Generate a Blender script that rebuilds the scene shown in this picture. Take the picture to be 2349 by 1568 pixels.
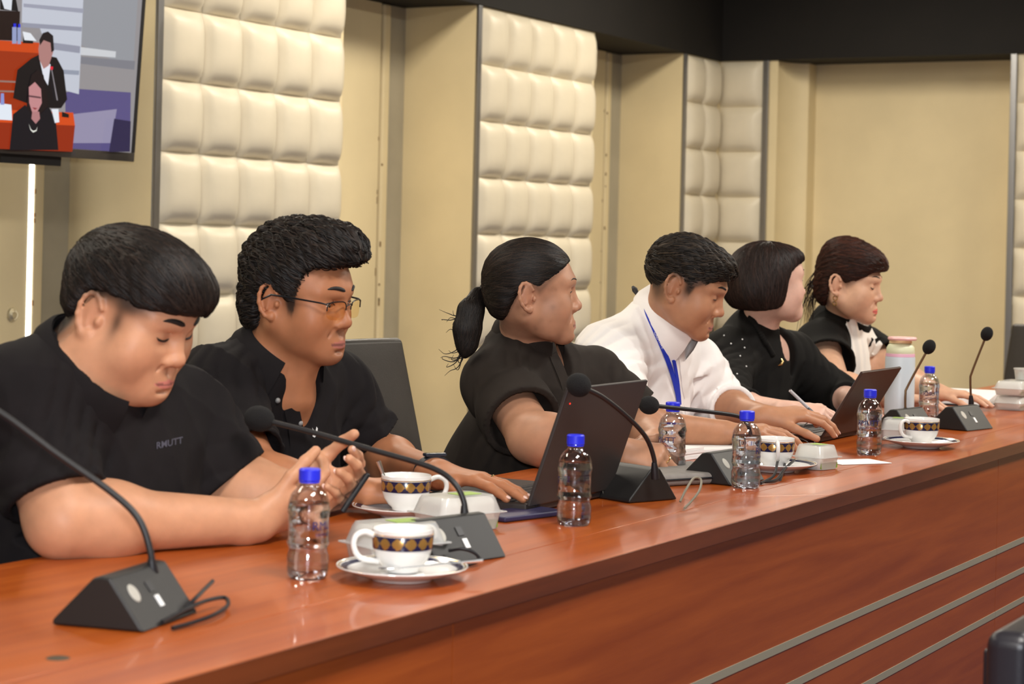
import bpy, bmesh, math, random
import numpy as np
from mathutils import Matrix, Vector

for o in list(bpy.data.objects): bpy.data.objects.remove(o)
scene = bpy.context.scene
R = math.radians

# ---------------------------------------------------------------- camera
# x runs along the table away from the photographer, y from the table's front edge towards the people, z up
FOC, HZY, CXP = 4600., 563., 1174.5           # focal length, horizon row, centre column, in pixels of the 2349 x 1568 frame
TH, ROLL = R(29.0), R(1.35)
CAM = np.array([0., -1.28, 1.20])
FW = np.array([math.cos(TH), math.sin(TH), 0]); RT = np.array([math.sin(TH), -math.cos(TH), 0]); UPV = np.array([0, 0, 1.])
CR = math.cos(ROLL)*RT+math.sin(ROLL)*UPV; CU = -math.sin(ROLL)*RT+math.cos(ROLL)*UPV
cam = bpy.data.cameras.new('camera'); camo = bpy.data.objects.new('camera', cam)
scene.collection.objects.link(camo)
camo.matrix_world = Matrix((( CR[0], CU[0], -FW[0], CAM[0]), (CR[1], CU[1], -FW[1], CAM[1]), (CR[2], CU[2], -FW[2], CAM[2]), (0, 0, 0, 1)))
cam.sensor_width = 36; cam.lens = 36*FOC/2349; cam.shift_y = -(784-HZY)/2349
cam.clip_start = .05; cam.clip_end = 60
cam.dof.use_dof = True; cam.dof.focus_distance = 4.1; cam.dof.aperture_fstop = 7.5
scene.camera = camo

# ---------------------------------------------------------------- world, lights, exposure
scene.view_settings.view_transform = 'Standard'; scene.view_settings.look = 'None'
scene.view_settings.gamma = 1; scene.view_settings.use_curve_mapping = False
scene.view_settings.exposure = 0.12
world = bpy.data.worlds.new('world'); scene.world = world; world.use_nodes = True
world.node_tree.nodes['Background'].inputs[0].default_value = (.9, .92, 1, 1)
world.node_tree.nodes['Background'].inputs[1].default_value = .05

def area(name, loc, target, sx, sy, power, col):
    l = bpy.data.lights.new(name, 'AREA'); l.shape = 'RECTANGLE'; l.size = sx; l.size_y = sy
    l.energy = power; l.color = col
    o = bpy.data.objects.new(name, l); scene.collection.objects.link(o); o.location = loc
    d = Vector(target)-Vector(loc); o.rotation_euler = d.to_track_quat('-Z', 'Y').to_euler()
    return o
CEIL = 3.0
WARM = (1, .90, .74); COOL = (1, .96, .90)
PANELS = []           # ceiling lights: the lamp panel meshes are hung at these places further down
for px, py, pw, pc in ((2.0, 2.3, 26, WARM), (4.4, 2.3, 33, WARM), (6.7, 2.3, 33, WARM), (9.0, 2.1, 42, WARM),
                       (-1.2, -.6, 80, COOL), (1.8, -1.1, 62, COOL), (5.0, -1.2, 62, COOL), (8.0, -1.2, 80, WARM)):
    PANELS.append((px, py)); area('ceiling_lamp', (px, py, CEIL-.045), (px, py, 0), 1.1, .5, pw, pc)
# the photographer's flash, on the camera
area('camera_flash', tuple(CAM-.12*FW+np.array([0, 0, .13])), tuple(CAM+FW*4+np.array([0, 0, -.1])), .14, .10, 52, (.90, .94, 1))
# ---------------------------------------------------------------- pixels to places
def ray(px, py): return FW+CR*((px-CXP)/FOC)+CU*((HZY-py)/FOC)
def on(px, py, ax, val):
    d = ray(px, py); return CAM+d*((val-CAM[ax])/d[ax])
TZ = .75
def tab(px, py, z=TZ): return on(px, py, 2, z)          # the point at that height seen at a pixel
def W(px, py, y): return on(px, py, 1, y)               # the point at that distance y seen at a pixel

# ---------------------------------------------------------------- materials
MATS = {}
def new_mat(name):
    m = bpy.data.materials.new(name); m.use_nodes = True; MATS[name] = m
    return m, m.node_tree, m.node_tree.nodes['Principled BSDF']
def lin(c):
    return tuple((v/255/12.92 if v/255 <= .04045 else ((v/255+.055)/1.055)**2.4) for v in c)
def mat(name, c, rough=.5, metal=0, spec=.5, noise=0, nscale=20, bump=0, bscale=40, stretch=(1, 1, 1), coat=0, alpha=1, trans=0, ior=1.45, sheen=0, sss=0):
    m, nt, b = new_mat(name)
    b.inputs['Base Color'].default_value = (*c, 1); b.inputs['Roughness'].default_value = rough
    b.inputs['Metallic'].default_value = metal; b.inputs['Specular IOR Level'].default_value = spec
    b.inputs['Coat Weight'].default_value = coat; b.inputs['Alpha'].default_value = alpha
    b.inputs['Transmission Weight'].default_value = trans; b.inputs['IOR'].default_value = ior
    b.inputs['Sheen Weight'].default_value = sheen
    if sss:
        b.inputs['Subsurface Weight'].default_value = sss; b.inputs['Subsurface Radius'].default_value = (1, .4, .2); b.inputs['Subsurface Scale'].default_value = .008
    L = nt.links
    tc = nt.nodes.new('ShaderNodeTexCoord'); mp = nt.nodes.new('ShaderNodeMapping'); mp.inputs['Scale'].default_value = stretch
    L.new(tc.outputs['Object'], mp.inputs[0])
    if noise:
        n = nt.nodes.new('ShaderNodeTexNoise'); n.inputs['Scale'].default_value = nscale; n.inputs['Detail'].default_value = 5
        L.new(mp.outputs[0], n.inputs['Vector'])
        r = nt.nodes.new('ShaderNodeMapRange'); r.inputs['From Min'].default_value = .3; r.inputs['From Max'].default_value = .7
        r.inputs['To Min'].default_value = 1-noise; r.inputs['To Max'].default_value = 1+noise
        L.new(n.outputs['Fac'], r.inputs['Value'])
        mx = nt.nodes.new('ShaderNodeVectorMath'); mx.operation = 'SCALE'; mx.inputs[0].default_value = c
        L.new(r.outputs[0], mx.inputs['Scale']); L.new(mx.outputs[0], b.inputs['Base Color'])
    if bump:
        n = nt.nodes.new('ShaderNodeTexNoise'); n.inputs['Scale'].default_value = bscale; n.inputs['Detail'].default_value = 4
        L.new(mp.outputs[0], n.inputs['Vector'])
        bp = nt.nodes.new('ShaderNodeBump'); bp.inputs['Strength'].default_value = bump; bp.inputs['Distance'].default_value = .002
        L.new(n.outputs['Fac'], bp.inputs['Height']); L.new(bp.outputs[0], b.inputs['Normal'])
    return m
def emit(name, c, s=1.0):
    m, nt, b = new_mat(name)
    b.inputs['Base Color'].default_value = (0, 0, 0, 1); b.inputs['Roughness'].default_value = .25
    b.inputs['Emission Color'].default_value = (*c, 1); b.inputs['Emission Strength'].default_value = s
    return m

# ---------------------------------------------------------------- objects
COL = scene.collection
def link(name, me, mt, parent=None, loc=None, rot=None):
    if mt is not None:
        for q in (mt if isinstance(mt, (list, tuple)) else [mt]): me.materials.append(q)
    o = bpy.data.objects.new(name, me); COL.objects.link(o)
    if parent is not None: o.parent = parent
    if loc is not None: o.location = loc
    if rot is not None: o.rotation_euler = rot
    return o
def tag(o, label=None, cat=None, group=None, kind=None):
    if label: o['label'] = label
    if cat: o['category'] = cat
    if group: o['group'] = group
    if kind: o['kind'] = kind
    return o
def thing(name, label, cat, loc=(0, 0, 0), rotz=0, group=None):
    o = bpy.data.objects.new(name, None); COL.objects.link(o); o.empty_display_size = .05
    o.location = tuple(loc); o.rotation_euler = (0, 0, rotz)
    return tag(o, label, cat, group)
def copy_tree(o, parent=None):
    c = o.copy(); COL.objects.link(c); c.parent = parent
    for ch in list(o.children): copy_tree(ch, c)
    return c

class MB:
    """collects simple shapes into one mesh"""
    def __init__(s): s.v = []; s.f = []; s.mi = []; s.m = 0
    def add(s, vs, fs):
        n = len(s.v); s.v += [tuple(map(float, q)) for q in vs]; s.f += [tuple(i+n for i in f) for f in fs]; s.mi += [s.m]*len(fs)
        return s
    def box(s, lo, hi, M=None):
        x0, y0, z0 = lo; x1, y1, z1 = hi
        vs = [(x0, y0, z0), (x1, y0, z0), (x1, y1, z0), (x0, y1, z0), (x0, y0, z1), (x1, y0, z1), (x1, y1, z1), (x0, y1, z1)]
        if M is not None: vs = [M @ Vector(q) for q in vs]
        return s.add(vs, [(0, 3, 2, 1), (4, 5, 6, 7), (0, 1, 5, 4), (1, 2, 6, 5), (2, 3, 7, 6), (3, 0, 4, 7)])
    def lathe(s, prof, n=32, c=(0, 0, 0), close=False):
        vs = []; fs = []; m = len(prof)
        for i in range(n):
            a = 2*math.pi*i/n
            for r, z in prof: vs.append((c[0]+r*math.cos(a), c[1]+r*math.sin(a), c[2]+z))
        for i in range(n):
            j = (i+1) % n
            for k in range(m-1 if not close else m):
                k2 = (k+1) % m
                fs.append((i*m+k, j*m+k, j*m+k2, i*m+k2))
        return s.add(vs, fs)
    def tube(s, pts, r, n=8, caps=True, flat=None):
        pts = [np.asarray(p, float) for p in pts]; m = len(pts)
        rs = r if isinstance(r, (list, tuple, np.ndarray)) else [r]*m
        vs = []; fs = []; up = None
        for i, p in enumerate(pts):
            t = unit(pts[min(i+1, m-1)]-pts[max(i-1, 0)])
            if up is None:
                up = np.array([0, 0, 1.]) if abs(t[2]) < .9 else np.array([1., 0, 0])
                if flat is not None: up = np.asarray(flat, float)
            a = np.cross(t, up)
            if np.linalg.norm(a) < 1e-6: a = np.cross(t, [1., .3, 0])
            a = unit(a); b = unit(np.cross(a, t)); up = b
            for k in range(n):
                q = 2*math.pi*k/n
                vs.append(p+rs[i]*(math.cos(q)*a+math.sin(q)*b))
        for i in range(m-1):
            for k in range(n):
                k2 = (k+1) % n
                fs.append((i*n+k, i*n+k2, (i+1)*n+k2, (i+1)*n+k))
        if caps:
            fs.append(tuple(range(n-1, -1, -1))); fs.append(tuple((m-1)*n+k for k in range(n)))
        return s.add(vs, fs)
    def prism(s, poly, z0, z1, M=None):
        n = len(poly)
        vs = [(x, y, z0) for x, y in poly]+[(x, y, z1) for x, y in poly]
        if M is not None: vs = [M @ Vector(q) for q in vs]
        return s.add(vs, [tuple(range(n-1, -1, -1)), tuple(range(n, 2*n))]+[(i, (i+1) % n, n+(i+1) % n, n+i) for i in range(n)])
    def sphere(s, c, r, n=20, m=12, M=None):
        vs = []; fs = []
        r = np.array([r]*3 if np.isscalar(r) else r, float)
        for i in range(m+1):
            t = math.pi*i/m
            for k in range(n):
                a = 2*math.pi*k/n
                q = np.array([math.sin(t)*math.cos(a), math.sin(t)*math.sin(a), math.cos(t)])*r
                if M is not None: q = M.T @ q
                vs.append(np.asarray(c, float)+q)
        for i in range(m):
            for k in range(n):
                k2 = (k+1) % n
                fs.append((i*n+k, (i+1)*n+k, (i+1)*n+k2, i*n+k2))
        return s.add(vs, fs)
    def build(s, name, mt, parent=None, bevel=0, seg=2, smooth=None, loc=None, rot=None, fix=True):
        me = bpy.data.meshes.new(name); me.from_pydata(s.v, [], s.f)
        if len(set(s.mi)) > 1: me.polygons.foreach_set('material_index', s.mi)
        bm = bmesh.new(); bm.from_mesh(me)
        bmesh.ops.remove_doubles(bm, verts=bm.verts, dist=1e-6)
        if fix: bmesh.ops.recalc_face_normals(bm, faces=bm.faces)
        if bevel:
            es = [e for e in bm.edges if len(e.link_faces) == 2 and e.calc_face_angle(0) > .6]
            bmesh.ops.bevel(bm, geom=es, offset=bevel, segments=seg, profile=.5, affect='EDGES')
        bm.to_mesh(me); bm.free()
        sm = smooth if smooth is not None else bool(bevel)
        if sm:
            me.polygons.foreach_set('use_smooth', [True]*len(me.polygons))
            me.set_sharp_from_angle(angle=R(40))
        o = link(name, me, mt, parent, loc, rot)
        if bevel: wn = o.modifiers.new('even_normals', 'WEIGHTED_NORMAL'); wn.keep_sharp = True
        return o

def spline(P, n=8):
    """smooth points through P (Catmull-Rom)"""
    P = [np.asarray(p, float) for p in P]
    Q = [2*P[0]-P[1]]+P+[2*P[-1]-P[-2]]; out = []
    for i in range(1, len(Q)-2):
        a, b, c, d = Q[i-1], Q[i], Q[i+1], Q[i+2]
        for k in range(n):
            t = k/n
            out.append(.5*((2*b)+(c-a)*t+(2*a-5*b+4*c-d)*t*t+(3*b-a-3*c+d)*t**3))
    return out+[P[-1]]
# ---------------------------------------------------------------- distance-field modelling helpers
def V(*a): return np.array(a, dtype=np.float64)
def unit(a):
    a = np.asarray(a, float); return a/np.linalg.norm(a)

def axis(lo, hi, h, fine=()):
    out = [lo]
    while out[-1] < hi:
        p = out[-1]; st = h
        for a, b, hf in fine:
            if a-h <= p <= b: st = min(st, hf)
        out.append(p+st)
    return np.array(out, dtype=np.float32)

class Field:
    """rectilinear grid of signed distances; shapes are blended in one after the other"""
    def __init__(s, lo, hi, h, fx=(), fy=(), fz=()):
        s.ax = [axis(lo[0], hi[0], h, fx), axis(lo[1], hi[1], h, fy), axis(lo[2], hi[2], h, fz)]
        s.v = np.full([len(a) for a in s.ax], .4, dtype=np.float32)
    def sl(s, lo, hi):
        return tuple(slice(max(0, np.searchsorted(a, l)-1), min(len(a), np.searchsorted(a, h)+1)) for a, l, h in zip(s.ax, lo, hi))
    def xyz(s, sl):
        return (s.ax[0][sl[0]][:, None, None], s.ax[1][sl[1]][None, :, None], s.ax[2][sl[2]][None, None, :])
    def do(s, prim, k=.0, op='u', grow=None):
        fn, lo, hi = prim
        m = (k*1.1+.022) if grow is None else grow
        sl = s.sl(np.asarray(lo)-m, np.asarray(hi)+m)
        if any(q.stop <= q.start for q in sl): return s
        X, Y, Z = s.xyz(sl)
        d = fn(X, Y, Z).astype(np.float32)
        c = s.v[sl]
        if op == 'u':
            if k > 0:
                h = np.maximum(k-np.abs(c-d), 0)/k
                s.v[sl] = np.minimum(c, d)-h*h*k*.25
            else: s.v[sl] = np.minimum(c, d)
        else:      # subtract
            d = -d
            if k > 0:
                h = np.maximum(k-np.abs(c-d), 0)/k
                s.v[sl] = np.maximum(c, d)+h*h*k*.25
            else: s.v[sl] = np.maximum(c, d)
        return s
    def cut(s, p, n, k=0):       # drop everything on the +n side of a plane
        p = np.asarray(p); n = unit(n)
        X, Y, Z = s.xyz((slice(None),)*3)
        d = (X-p[0])*n[0]+(Y-p[1])*n[1]+(Z-p[2])*n[2]
        s.v = np.maximum(s.v, d.astype(np.float32))
        return s
    def warp(s, fn):             # add a relief to the surface
        band = np.abs(s.v) < .03
        i, j, k = np.nonzero(band)
        s.v[i, j, k] += fn(s.ax[0][i], s.ax[1][j], s.ax[2][k]).astype(np.float32)
        return s
    def sample(s, P):
        out = []
        for q in range(3):
            a = s.ax[q]; i = np.clip(np.searchsorted(a, P[:, q])-1, 0, len(a)-2)
            out.append((i, np.clip((P[:, q]-a[i])/(a[i+1]-a[i]), 0, 1)))
        (i, a), (j, b), (k, c) = out
        v = s.v
        c00 = v[i, j, k]*(1-a)+v[i+1, j, k]*a; c10 = v[i, j+1, k]*(1-a)+v[i+1, j+1, k]*a
        c01 = v[i, j, k+1]*(1-a)+v[i+1, j, k+1]*a; c11 = v[i, j+1, k+1]*(1-a)+v[i+1, j+1, k+1]*a
        return (c00*(1-b)+c10*b)*(1-c)+(c01*(1-b)+c11*b)*c
    def grad(s, P, e=.003):
        g = np.empty_like(P)
        for q in range(3):
            d = np.zeros(3); d[q] = e
            g[:, q] = s.sample(P+d)-s.sample(P-d)
        return g/np.maximum(np.linalg.norm(g, axis=1, keepdims=True), 1e-9)
    def mesh(s):
        v = s.v; b = v < 0
        n = b.shape
        cnt = np.zeros([q-1 for q in n], dtype=np.uint8)
        for dx in (0, 1):
            for dy in (0, 1):
                for dz in (0, 1):
                    cnt += b[dx:n[0]-1+dx, dy:n[1]-1+dy, dz:n[2]-1+dz]
        act = (cnt > 0) & (cnt < 8)
        I, J, K = np.nonzero(act)
        idx = np.full(act.shape, -1, dtype=np.int32); idx[I, J, K] = np.arange(len(I))
        acc = np.zeros((len(I), 3)); num = np.zeros(len(I))
        for ax in range(3):
            o1, o2 = [q for q in range(3) if q != ax]
            for a in (0, 1):
                for c in (0, 1):
                    off = [0, 0, 0]; off[o1] = a; off[o2] = c
                    i0 = [I+off[0], J+off[1], K+off[2]]
                    off[ax] = 1
                    i1 = [I+off[0], J+off[1], K+off[2]]
                    v0 = v[tuple(i0)]; v1 = v[tuple(i1)]
                    m = (v0 < 0) != (v1 < 0)
                    t = np.where(m, v0/np.where(m, v0-v1, 1), 0)
                    p = np.stack([s.ax[q][i0[q]] for q in range(3)], 1).astype(float)
                    p[:, ax] += t*(s.ax[ax][i1[ax]]-s.ax[ax][i0[ax]])
                    acc[m] += p[m]; num[m] += 1
        P = acc/num[:, None]
        faces = []
        for ax in range(3):
            o1, o2 = (ax+1) % 3, (ax+2) % 3
            sl0 = [slice(None)]*3; sl1 = [slice(None)]*3
            sl0[ax] = slice(0, n[ax]-1); sl1[ax] = slice(1, n[ax])
            for q in (o1, o2):
                sl0[q] = slice(1, n[q]-1); sl1[q] = slice(1, n[q]-1)
            b0 = b[tuple(sl0)]; b1 = b[tuple(sl1)]
            e = np.argwhere(b0 != b1)
            if not len(e): continue
            fl = b0[tuple(e.T)]
            base = e.copy(); base[:, o1] += 1; base[:, o2] += 1
            def cid(d1, d2):
                q = base.copy(); q[:, o1] -= d1; q[:, o2] -= d2
                return idx[q[:, 0], q[:, 1], q[:, 2]]
            quad = np.stack([cid(1, 1), cid(0, 1), cid(0, 0), cid(1, 0)], 1)
            quad[~fl] = quad[~fl][:, ::-1]
            faces.append(quad)
        Fq = np.concatenate(faces)
        return P, Fq[(Fq >= 0).all(1)]

def cap(a, b, ra, rb=None, n=None, q=1.0):
    """round cone from a to b; with n and q it is flattened by q along n"""
    rb = ra if rb is None else rb
    a = np.asarray(a, float); b = np.asarray(b, float); ba = b-a; L2 = max(ba@ba, 1e-9)
    r = max(ra, rb)
    nn = None if n is None else unit(n)
    def fn(X, Y, Z):
        px, py, pz = X-a[0], Y-a[1], Z-a[2]
        t = np.clip((px*ba[0]+py*ba[1]+pz*ba[2])/L2, 0, 1)
        ex, ey, ez = px-t*ba[0], py-t*ba[1], pz-t*ba[2]
        d2 = ex*ex+ey*ey+ez*ez
        if nn is not None:
            e = ex*nn[0]+ey*nn[1]+ez*nn[2]
            d2 = d2+e*e*(1/q**2-1)
        return (np.sqrt(d2)-(ra+(rb-ra)*t))*(1 if nn is None else min(1, .5+.5*q))
    return fn, np.minimum(a, b)-r, np.maximum(a, b)+r

def ell(c, r, M=None):
    c = np.asarray(c, float); r = np.asarray(r, float)
    M = np.eye(3) if M is None else np.asarray(M)
    R = r.max()
    def fn(X, Y, Z):
        px, py, pz = X-c[0], Y-c[1], Z-c[2]
        k0 = 0; k1 = 0
        for q in range(3):
            e = px*M[q][0]+py*M[q][1]+pz*M[q][2]
            k0 = k0+(e/r[q])**2; k1 = k1+(e/r[q]**2)**2
        k0 = np.sqrt(k0); k1 = np.sqrt(k1)
        return k0*(k0-1)/np.maximum(k1, 1e-6)
    return fn, c-R, c+R

def rbox(c, h, rr, M=None):
    c = np.asarray(c, float); h = np.asarray(h, float)-rr
    M = np.eye(3) if M is None else np.asarray(M)
    R = np.linalg.norm(h)+rr
    def fn(X, Y, Z):
        px, py, pz = X-c[0], Y-c[1], Z-c[2]
        o = 0; mx = -9
        for q in range(3):
            e = np.abs(px*M[q][0]+py*M[q][1]+pz*M[q][2])-h[q]
            o = o+np.maximum(e, 0)**2; mx = np.maximum(mx, e)
        return np.sqrt(o)+np.minimum(mx, 0)-rr
    return fn, c-R, c+R

def half(p, n, lo, hi):
    p = np.asarray(p, float); n = unit(n)
    return (lambda X, Y, Z: (X-p[0])*n[0]+(Y-p[1])*n[1]+(Z-p[2])*n[2]), lo, hi

def sines(seed, freq, n=5):
    """smooth pseudo-noise in -1..1"""
    r = np.random.RandomState(seed)
    D = r.normal(size=(n, 3)); D /= np.linalg.norm(D, axis=1, keepdims=True)
    f = freq*(.6+.9*r.rand(n)); ph = r.rand(n)*6.28
    return lambda x, y, z: sum(np.sin((x*d[0]+y*d[1]+z*d[2])*q*6.283+p) for d, q, p in zip(D, f, ph))/n**.5*.8

def np_mesh(name, P, Fq, mat, parent=None, col=None, smooth=True):
    me = bpy.data.meshes.new(name)
    nv, nf = len(P), len(Fq); w = Fq.shape[1]
    me.vertices.add(nv); me.vertices.foreach_set('co', np.ascontiguousarray(P, dtype=np.float32).ravel())
    me.loops.add(nf*w); me.loops.foreach_set('vertex_index', np.ascontiguousarray(Fq, dtype=np.int32).ravel())
    me.polygons.add(nf)
    me.polygons.foreach_set('loop_start', np.arange(0, nf*w, w, dtype=np.int32))
    me.polygons.foreach_set('loop_total', np.full(nf, w, dtype=np.int32))
    me.update(calc_edges=True)
    me.polygons.foreach_set('use_smooth', np.full(nf, smooth, dtype=bool))
    if col is not None:
        at = me.color_attributes.new('Col', 'FLOAT_COLOR', 'POINT')
        c4 = np.ones((nv, 4), dtype=np.float32); c4[:, :3] = col
        at.data.foreach_set('color', c4.ravel())
    me.materials.append(mat)
    o = bpy.data.objects.new(name, me); bpy.context.scene.collection.objects.link(o)
    if parent is not None: o.parent = parent
    return o
# ---------------------------------------------------------------- the room
M_cream = mat('cream_wall', lin((226, 209, 168)), .55, noise=.05, nscale=3, bump=.05, bscale=150)
M_grey = mat('grey_jamb', lin((168, 160, 140)), .5, noise=.08, nscale=5)
M_pad = mat('cream_leatherette', lin((218, 208, 186)), .42, noise=.05, nscale=6, bump=.06, bscale=350)
M_black = mat('black_fascia', lin((17, 13, 9)), .8, noise=.2, nscale=4)
M_chrome = mat('steel_trim', (.30, .30, .31), .38, metal=1)
M_carpet = mat('carpet', lin((60, 58, 92)), .95, noise=.3, nscale=120, bump=.6, bscale=400)
M_ceil = mat('ceiling_paint', lin((70, 66, 60)), .8)
M_lamp = emit('lamp_diffuser', (1, .93, .82), 4)
M_white = mat('white_plastic', (.8, .8, .78), .4)
M_seam = mat('dark_gap', lin((66, 56, 40)), .8)
M_wear = mat('worn_paint', lin((120, 86, 50)), .8)

def struct(name, mb, mt, **k): return tag(mb.build(name, mt, **k), kind='structure')
XE, YW = 11.10, 3.73                 # far wall plane, back of the niches behind the people
XF, YF = 10.76, 3.33                 # fronts of the padded pilasters
ZP = 2.295                           # their top, under the black fascia
struct('floor', MB().box((-4, -6, -.1), (13, 5, 0)), M_carpet)
struct('ceiling', MB().box((-4, -6, CEIL), (13, 5, CEIL+.1)), M_ceil)
wl = struct('wall_left', MB().box((-4, YW, 0), (XE+.1, YW+.1, CEIL)), M_cream)
wf = struct('wall_far', MB().box((XE, -6, 0), (XE+.1, YW, CEIL)), M_cream)
struct('wall_back', MB().box((-4, -6.1, 0), (13, -6, CEIL)), M_cream)
struct('wall_near', MB().box((-4.1, -6, 0), (-4, YW, CEIL)), M_cream)
# black fascia over the pilasters, flush with their fronts
struct('trim_1', MB().box((-4, YF-.02, ZP+.002), (XF-.02, YW-.001, CEIL-.001)), M_black)
struct('trim_2', MB().box((XF-.02, -6, ZP+.002), (XE-.001, YW-.001, CEIL-.001)), M_black)

def pillow(w, h, d, n=9):
    """one square of the tufting: plump in the middle, pinched at its seams; lies in x-z, bulges to -y"""
    vs = []; fs = []
    for i in range(n+1):
        for k in range(n+1):
            a = i/n*2-1; b = k/n*2-1
            a2 = math.copysign(abs(a)**.8, a); b2 = math.copysign(abs(b)**.8, b)
            bul = ((1-abs(a2)**3.2)*(1-abs(b2)**3.2))**.55
            vs.append((a2*w/2, -d*bul, b2*h/2))
    for i in range(n):
        for k in range(n):
            q = i*(n+1)+k; fs.append((q, q+n+1, q+n+2, q+1))
    return vs, fs
PW, PH, ROWS = .23, .26, 8
def pad_mesh(w):
    m = MB(); m.add(*pillow(w-.002, PH-.002, .05)); me = bpy.data.meshes.new('cushion'); me.from_pydata(m.v, [], m.f)
    me.polygons.foreach_set('use_smooth', [True]*len(me.polygons)); me.materials.append(M_pad); return me
ME_PAD = pad_mesh(PW); ME_PAD1 = pad_mesh(.27)
def cushions(par, cols, me, w, at, rz):
    for c in range(cols):
        for r in range(ROWS):
            o = bpy.data.objects.new('cushion', me); COL.objects.link(o); o.parent = par
            p = at((c+.5)*w); o.location = (p[0], p[1], ZP-.004-PH*(r+.5)); o.rotation_euler = (0, 0, rz)
Z0 = ZP-.004-PH*ROWS
def pilaster_left(x0, cols, x1=None):
    x1 = x0+.035+cols*PW+.02 if x1 is None else x1
    p = MB().box((x0, YF, 0), (x1, YW-.001, ZP)).build('pilaster', M_cream, wl)
    MB().box((x0, YF-.016, 0), (x0+.032, YF-.0005, ZP)).build('steel_strip', M_chrome, p, bevel=.003)
    MB().box((x0+.034, YF-.012, 0), (x1, YF-.0005, Z0)).build('plinth_board', M_cream, p)
    cushions(p, cols, ME_PAD, PW, lambda t: (x0+.036+t, YF-.002), 0)
    return p
for x0 in (3.36, 5.645, 7.93): pilaster_left(x0, 5)
pilaster_left(10.235, 2, XF-.001)
# far wall: the padding turns the corner, then a plain niche, then the next padded pilaster
def pilaster_far(y1, cols, me, w, both):
    y0 = y1-cols*w-.036
    p = MB().box((XF, y0, 0), (XE-.001, y1, ZP)).build('pilaster', M_cream, wf)
    ys = (y0,) if both else (y1-.034,)
    for q in ys: MB().box((XF-.016, q, 0), (XF-.0005, q+.034, ZP)).build('steel_strip', M_chrome, p, bevel=.003)
    s0 = y1 if both else y1-.036
    cushions(p, cols, me, w, lambda t: (XF-.002, s0-t), -math.pi/2)
    return p
pilaster_far(YF-.001, 1, ME_PAD1, .27, True)
pilaster_far(1.63, 5, ME_PAD, PW, False)
# rounded return beside the corner pilaster
m = MB(); arc = [(XF, YF-.36)]+[(XF+.02+.2*math.sin(a), YF-.345-.12*(1-math.cos(a))) for a in np.linspace(0, math.pi/2, 9)]+[(XE-.001, YF-.465), (XE-.001, YF-.31), (XF, YF-.31)]
m.prism(arc, 0, ZP-.001); m.build('rounded_return', M_cream, wf, smooth=True)

# the niches between the pilasters: a flush door leaf with a worn edge, a gap and a grey jamb
for n, x0 in enumerate((5.645, 7.93, 10.235)):
    e = x0-.215
    d = MB().box((x0-1.10, YW-.03, .01), (e-.008, YW-.0005, ZP-.002)).build('door_%d' % (n+1), M_cream, None, bevel=.002); tag(d, kind='structure')
    MB().box((e-.008, YW-.006, .01), (e+.010, YW-.0005, ZP-.002)).build('gap', M_seam, d) if n else None
    MB().box((e+.012, YW-.035, .0), (e+.07, YW-.0005, ZP-.002)).build('edge_post', M_cream, d, bevel=.012, seg=3)
    MB().box((e+.07, YW-.02, 0), (x0-.001, YW-.0005, ZP-.002)).build('grey_jamb', M_grey, d)
    rnd = random.Random(n)
    for k in range(9):
        z = rnd.uniform(.9, 2.0); h = rnd.uniform(.004, .02)*(2 if n == 1 else 1); x = rnd.choice((e-.014, e+.016, e+.016))
        MB().box((x, YW-.0365 if x > e+.01 else YW-.031, z), (x+.005, YW-.028, z+h)).build('paint_chip', M_wear, d)
# lit gap beside the left-hand door
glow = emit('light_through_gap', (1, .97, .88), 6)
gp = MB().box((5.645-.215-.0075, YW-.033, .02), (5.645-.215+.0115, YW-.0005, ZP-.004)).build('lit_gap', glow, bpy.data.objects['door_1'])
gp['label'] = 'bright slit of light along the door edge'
k = W(28, 722, YW-.03)
m = MB(); m.lathe([(0, .012), (.012, .012), (.016, .008), (.024, .006), (.027, .0), (0, 0)], 24)
m.build('flush_knob', mat('brushed_brass', (.62, .55, .38), .4, metal=.6), bpy.data.objects['door_1'], smooth=True, loc=(k[0], YW-.03, k[2]), rot=(math.pi/2, 0, 0))

# ceiling lights
for i, (px, py) in enumerate(PANELS):
    t = thing('ceiling_light', ('flush ceiling light panel over the far side of the table, ' if py > 0 else 'flush ceiling light panel over the near side of the room, ')+('first', 'second', 'third', 'fourth')[i % 4]+' from the camera', 'light', (px, py, CEIL), 0, 'ceiling light panels')
    m = MB()
    for a in ((-.6, -.3, .6, -.26), (-.6, .26, .6, .3), (-.6, -.26, -.56, .26), (.56, -.26, .6, .26)): m.box((a[0], a[1], -.03), (a[2], a[3], -.001))
    m.build('frame', M_white, t); MB().box((-.56, -.26, -.02), (.56, .26, -.001)).build('diffuser', M_lamp, t)
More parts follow.
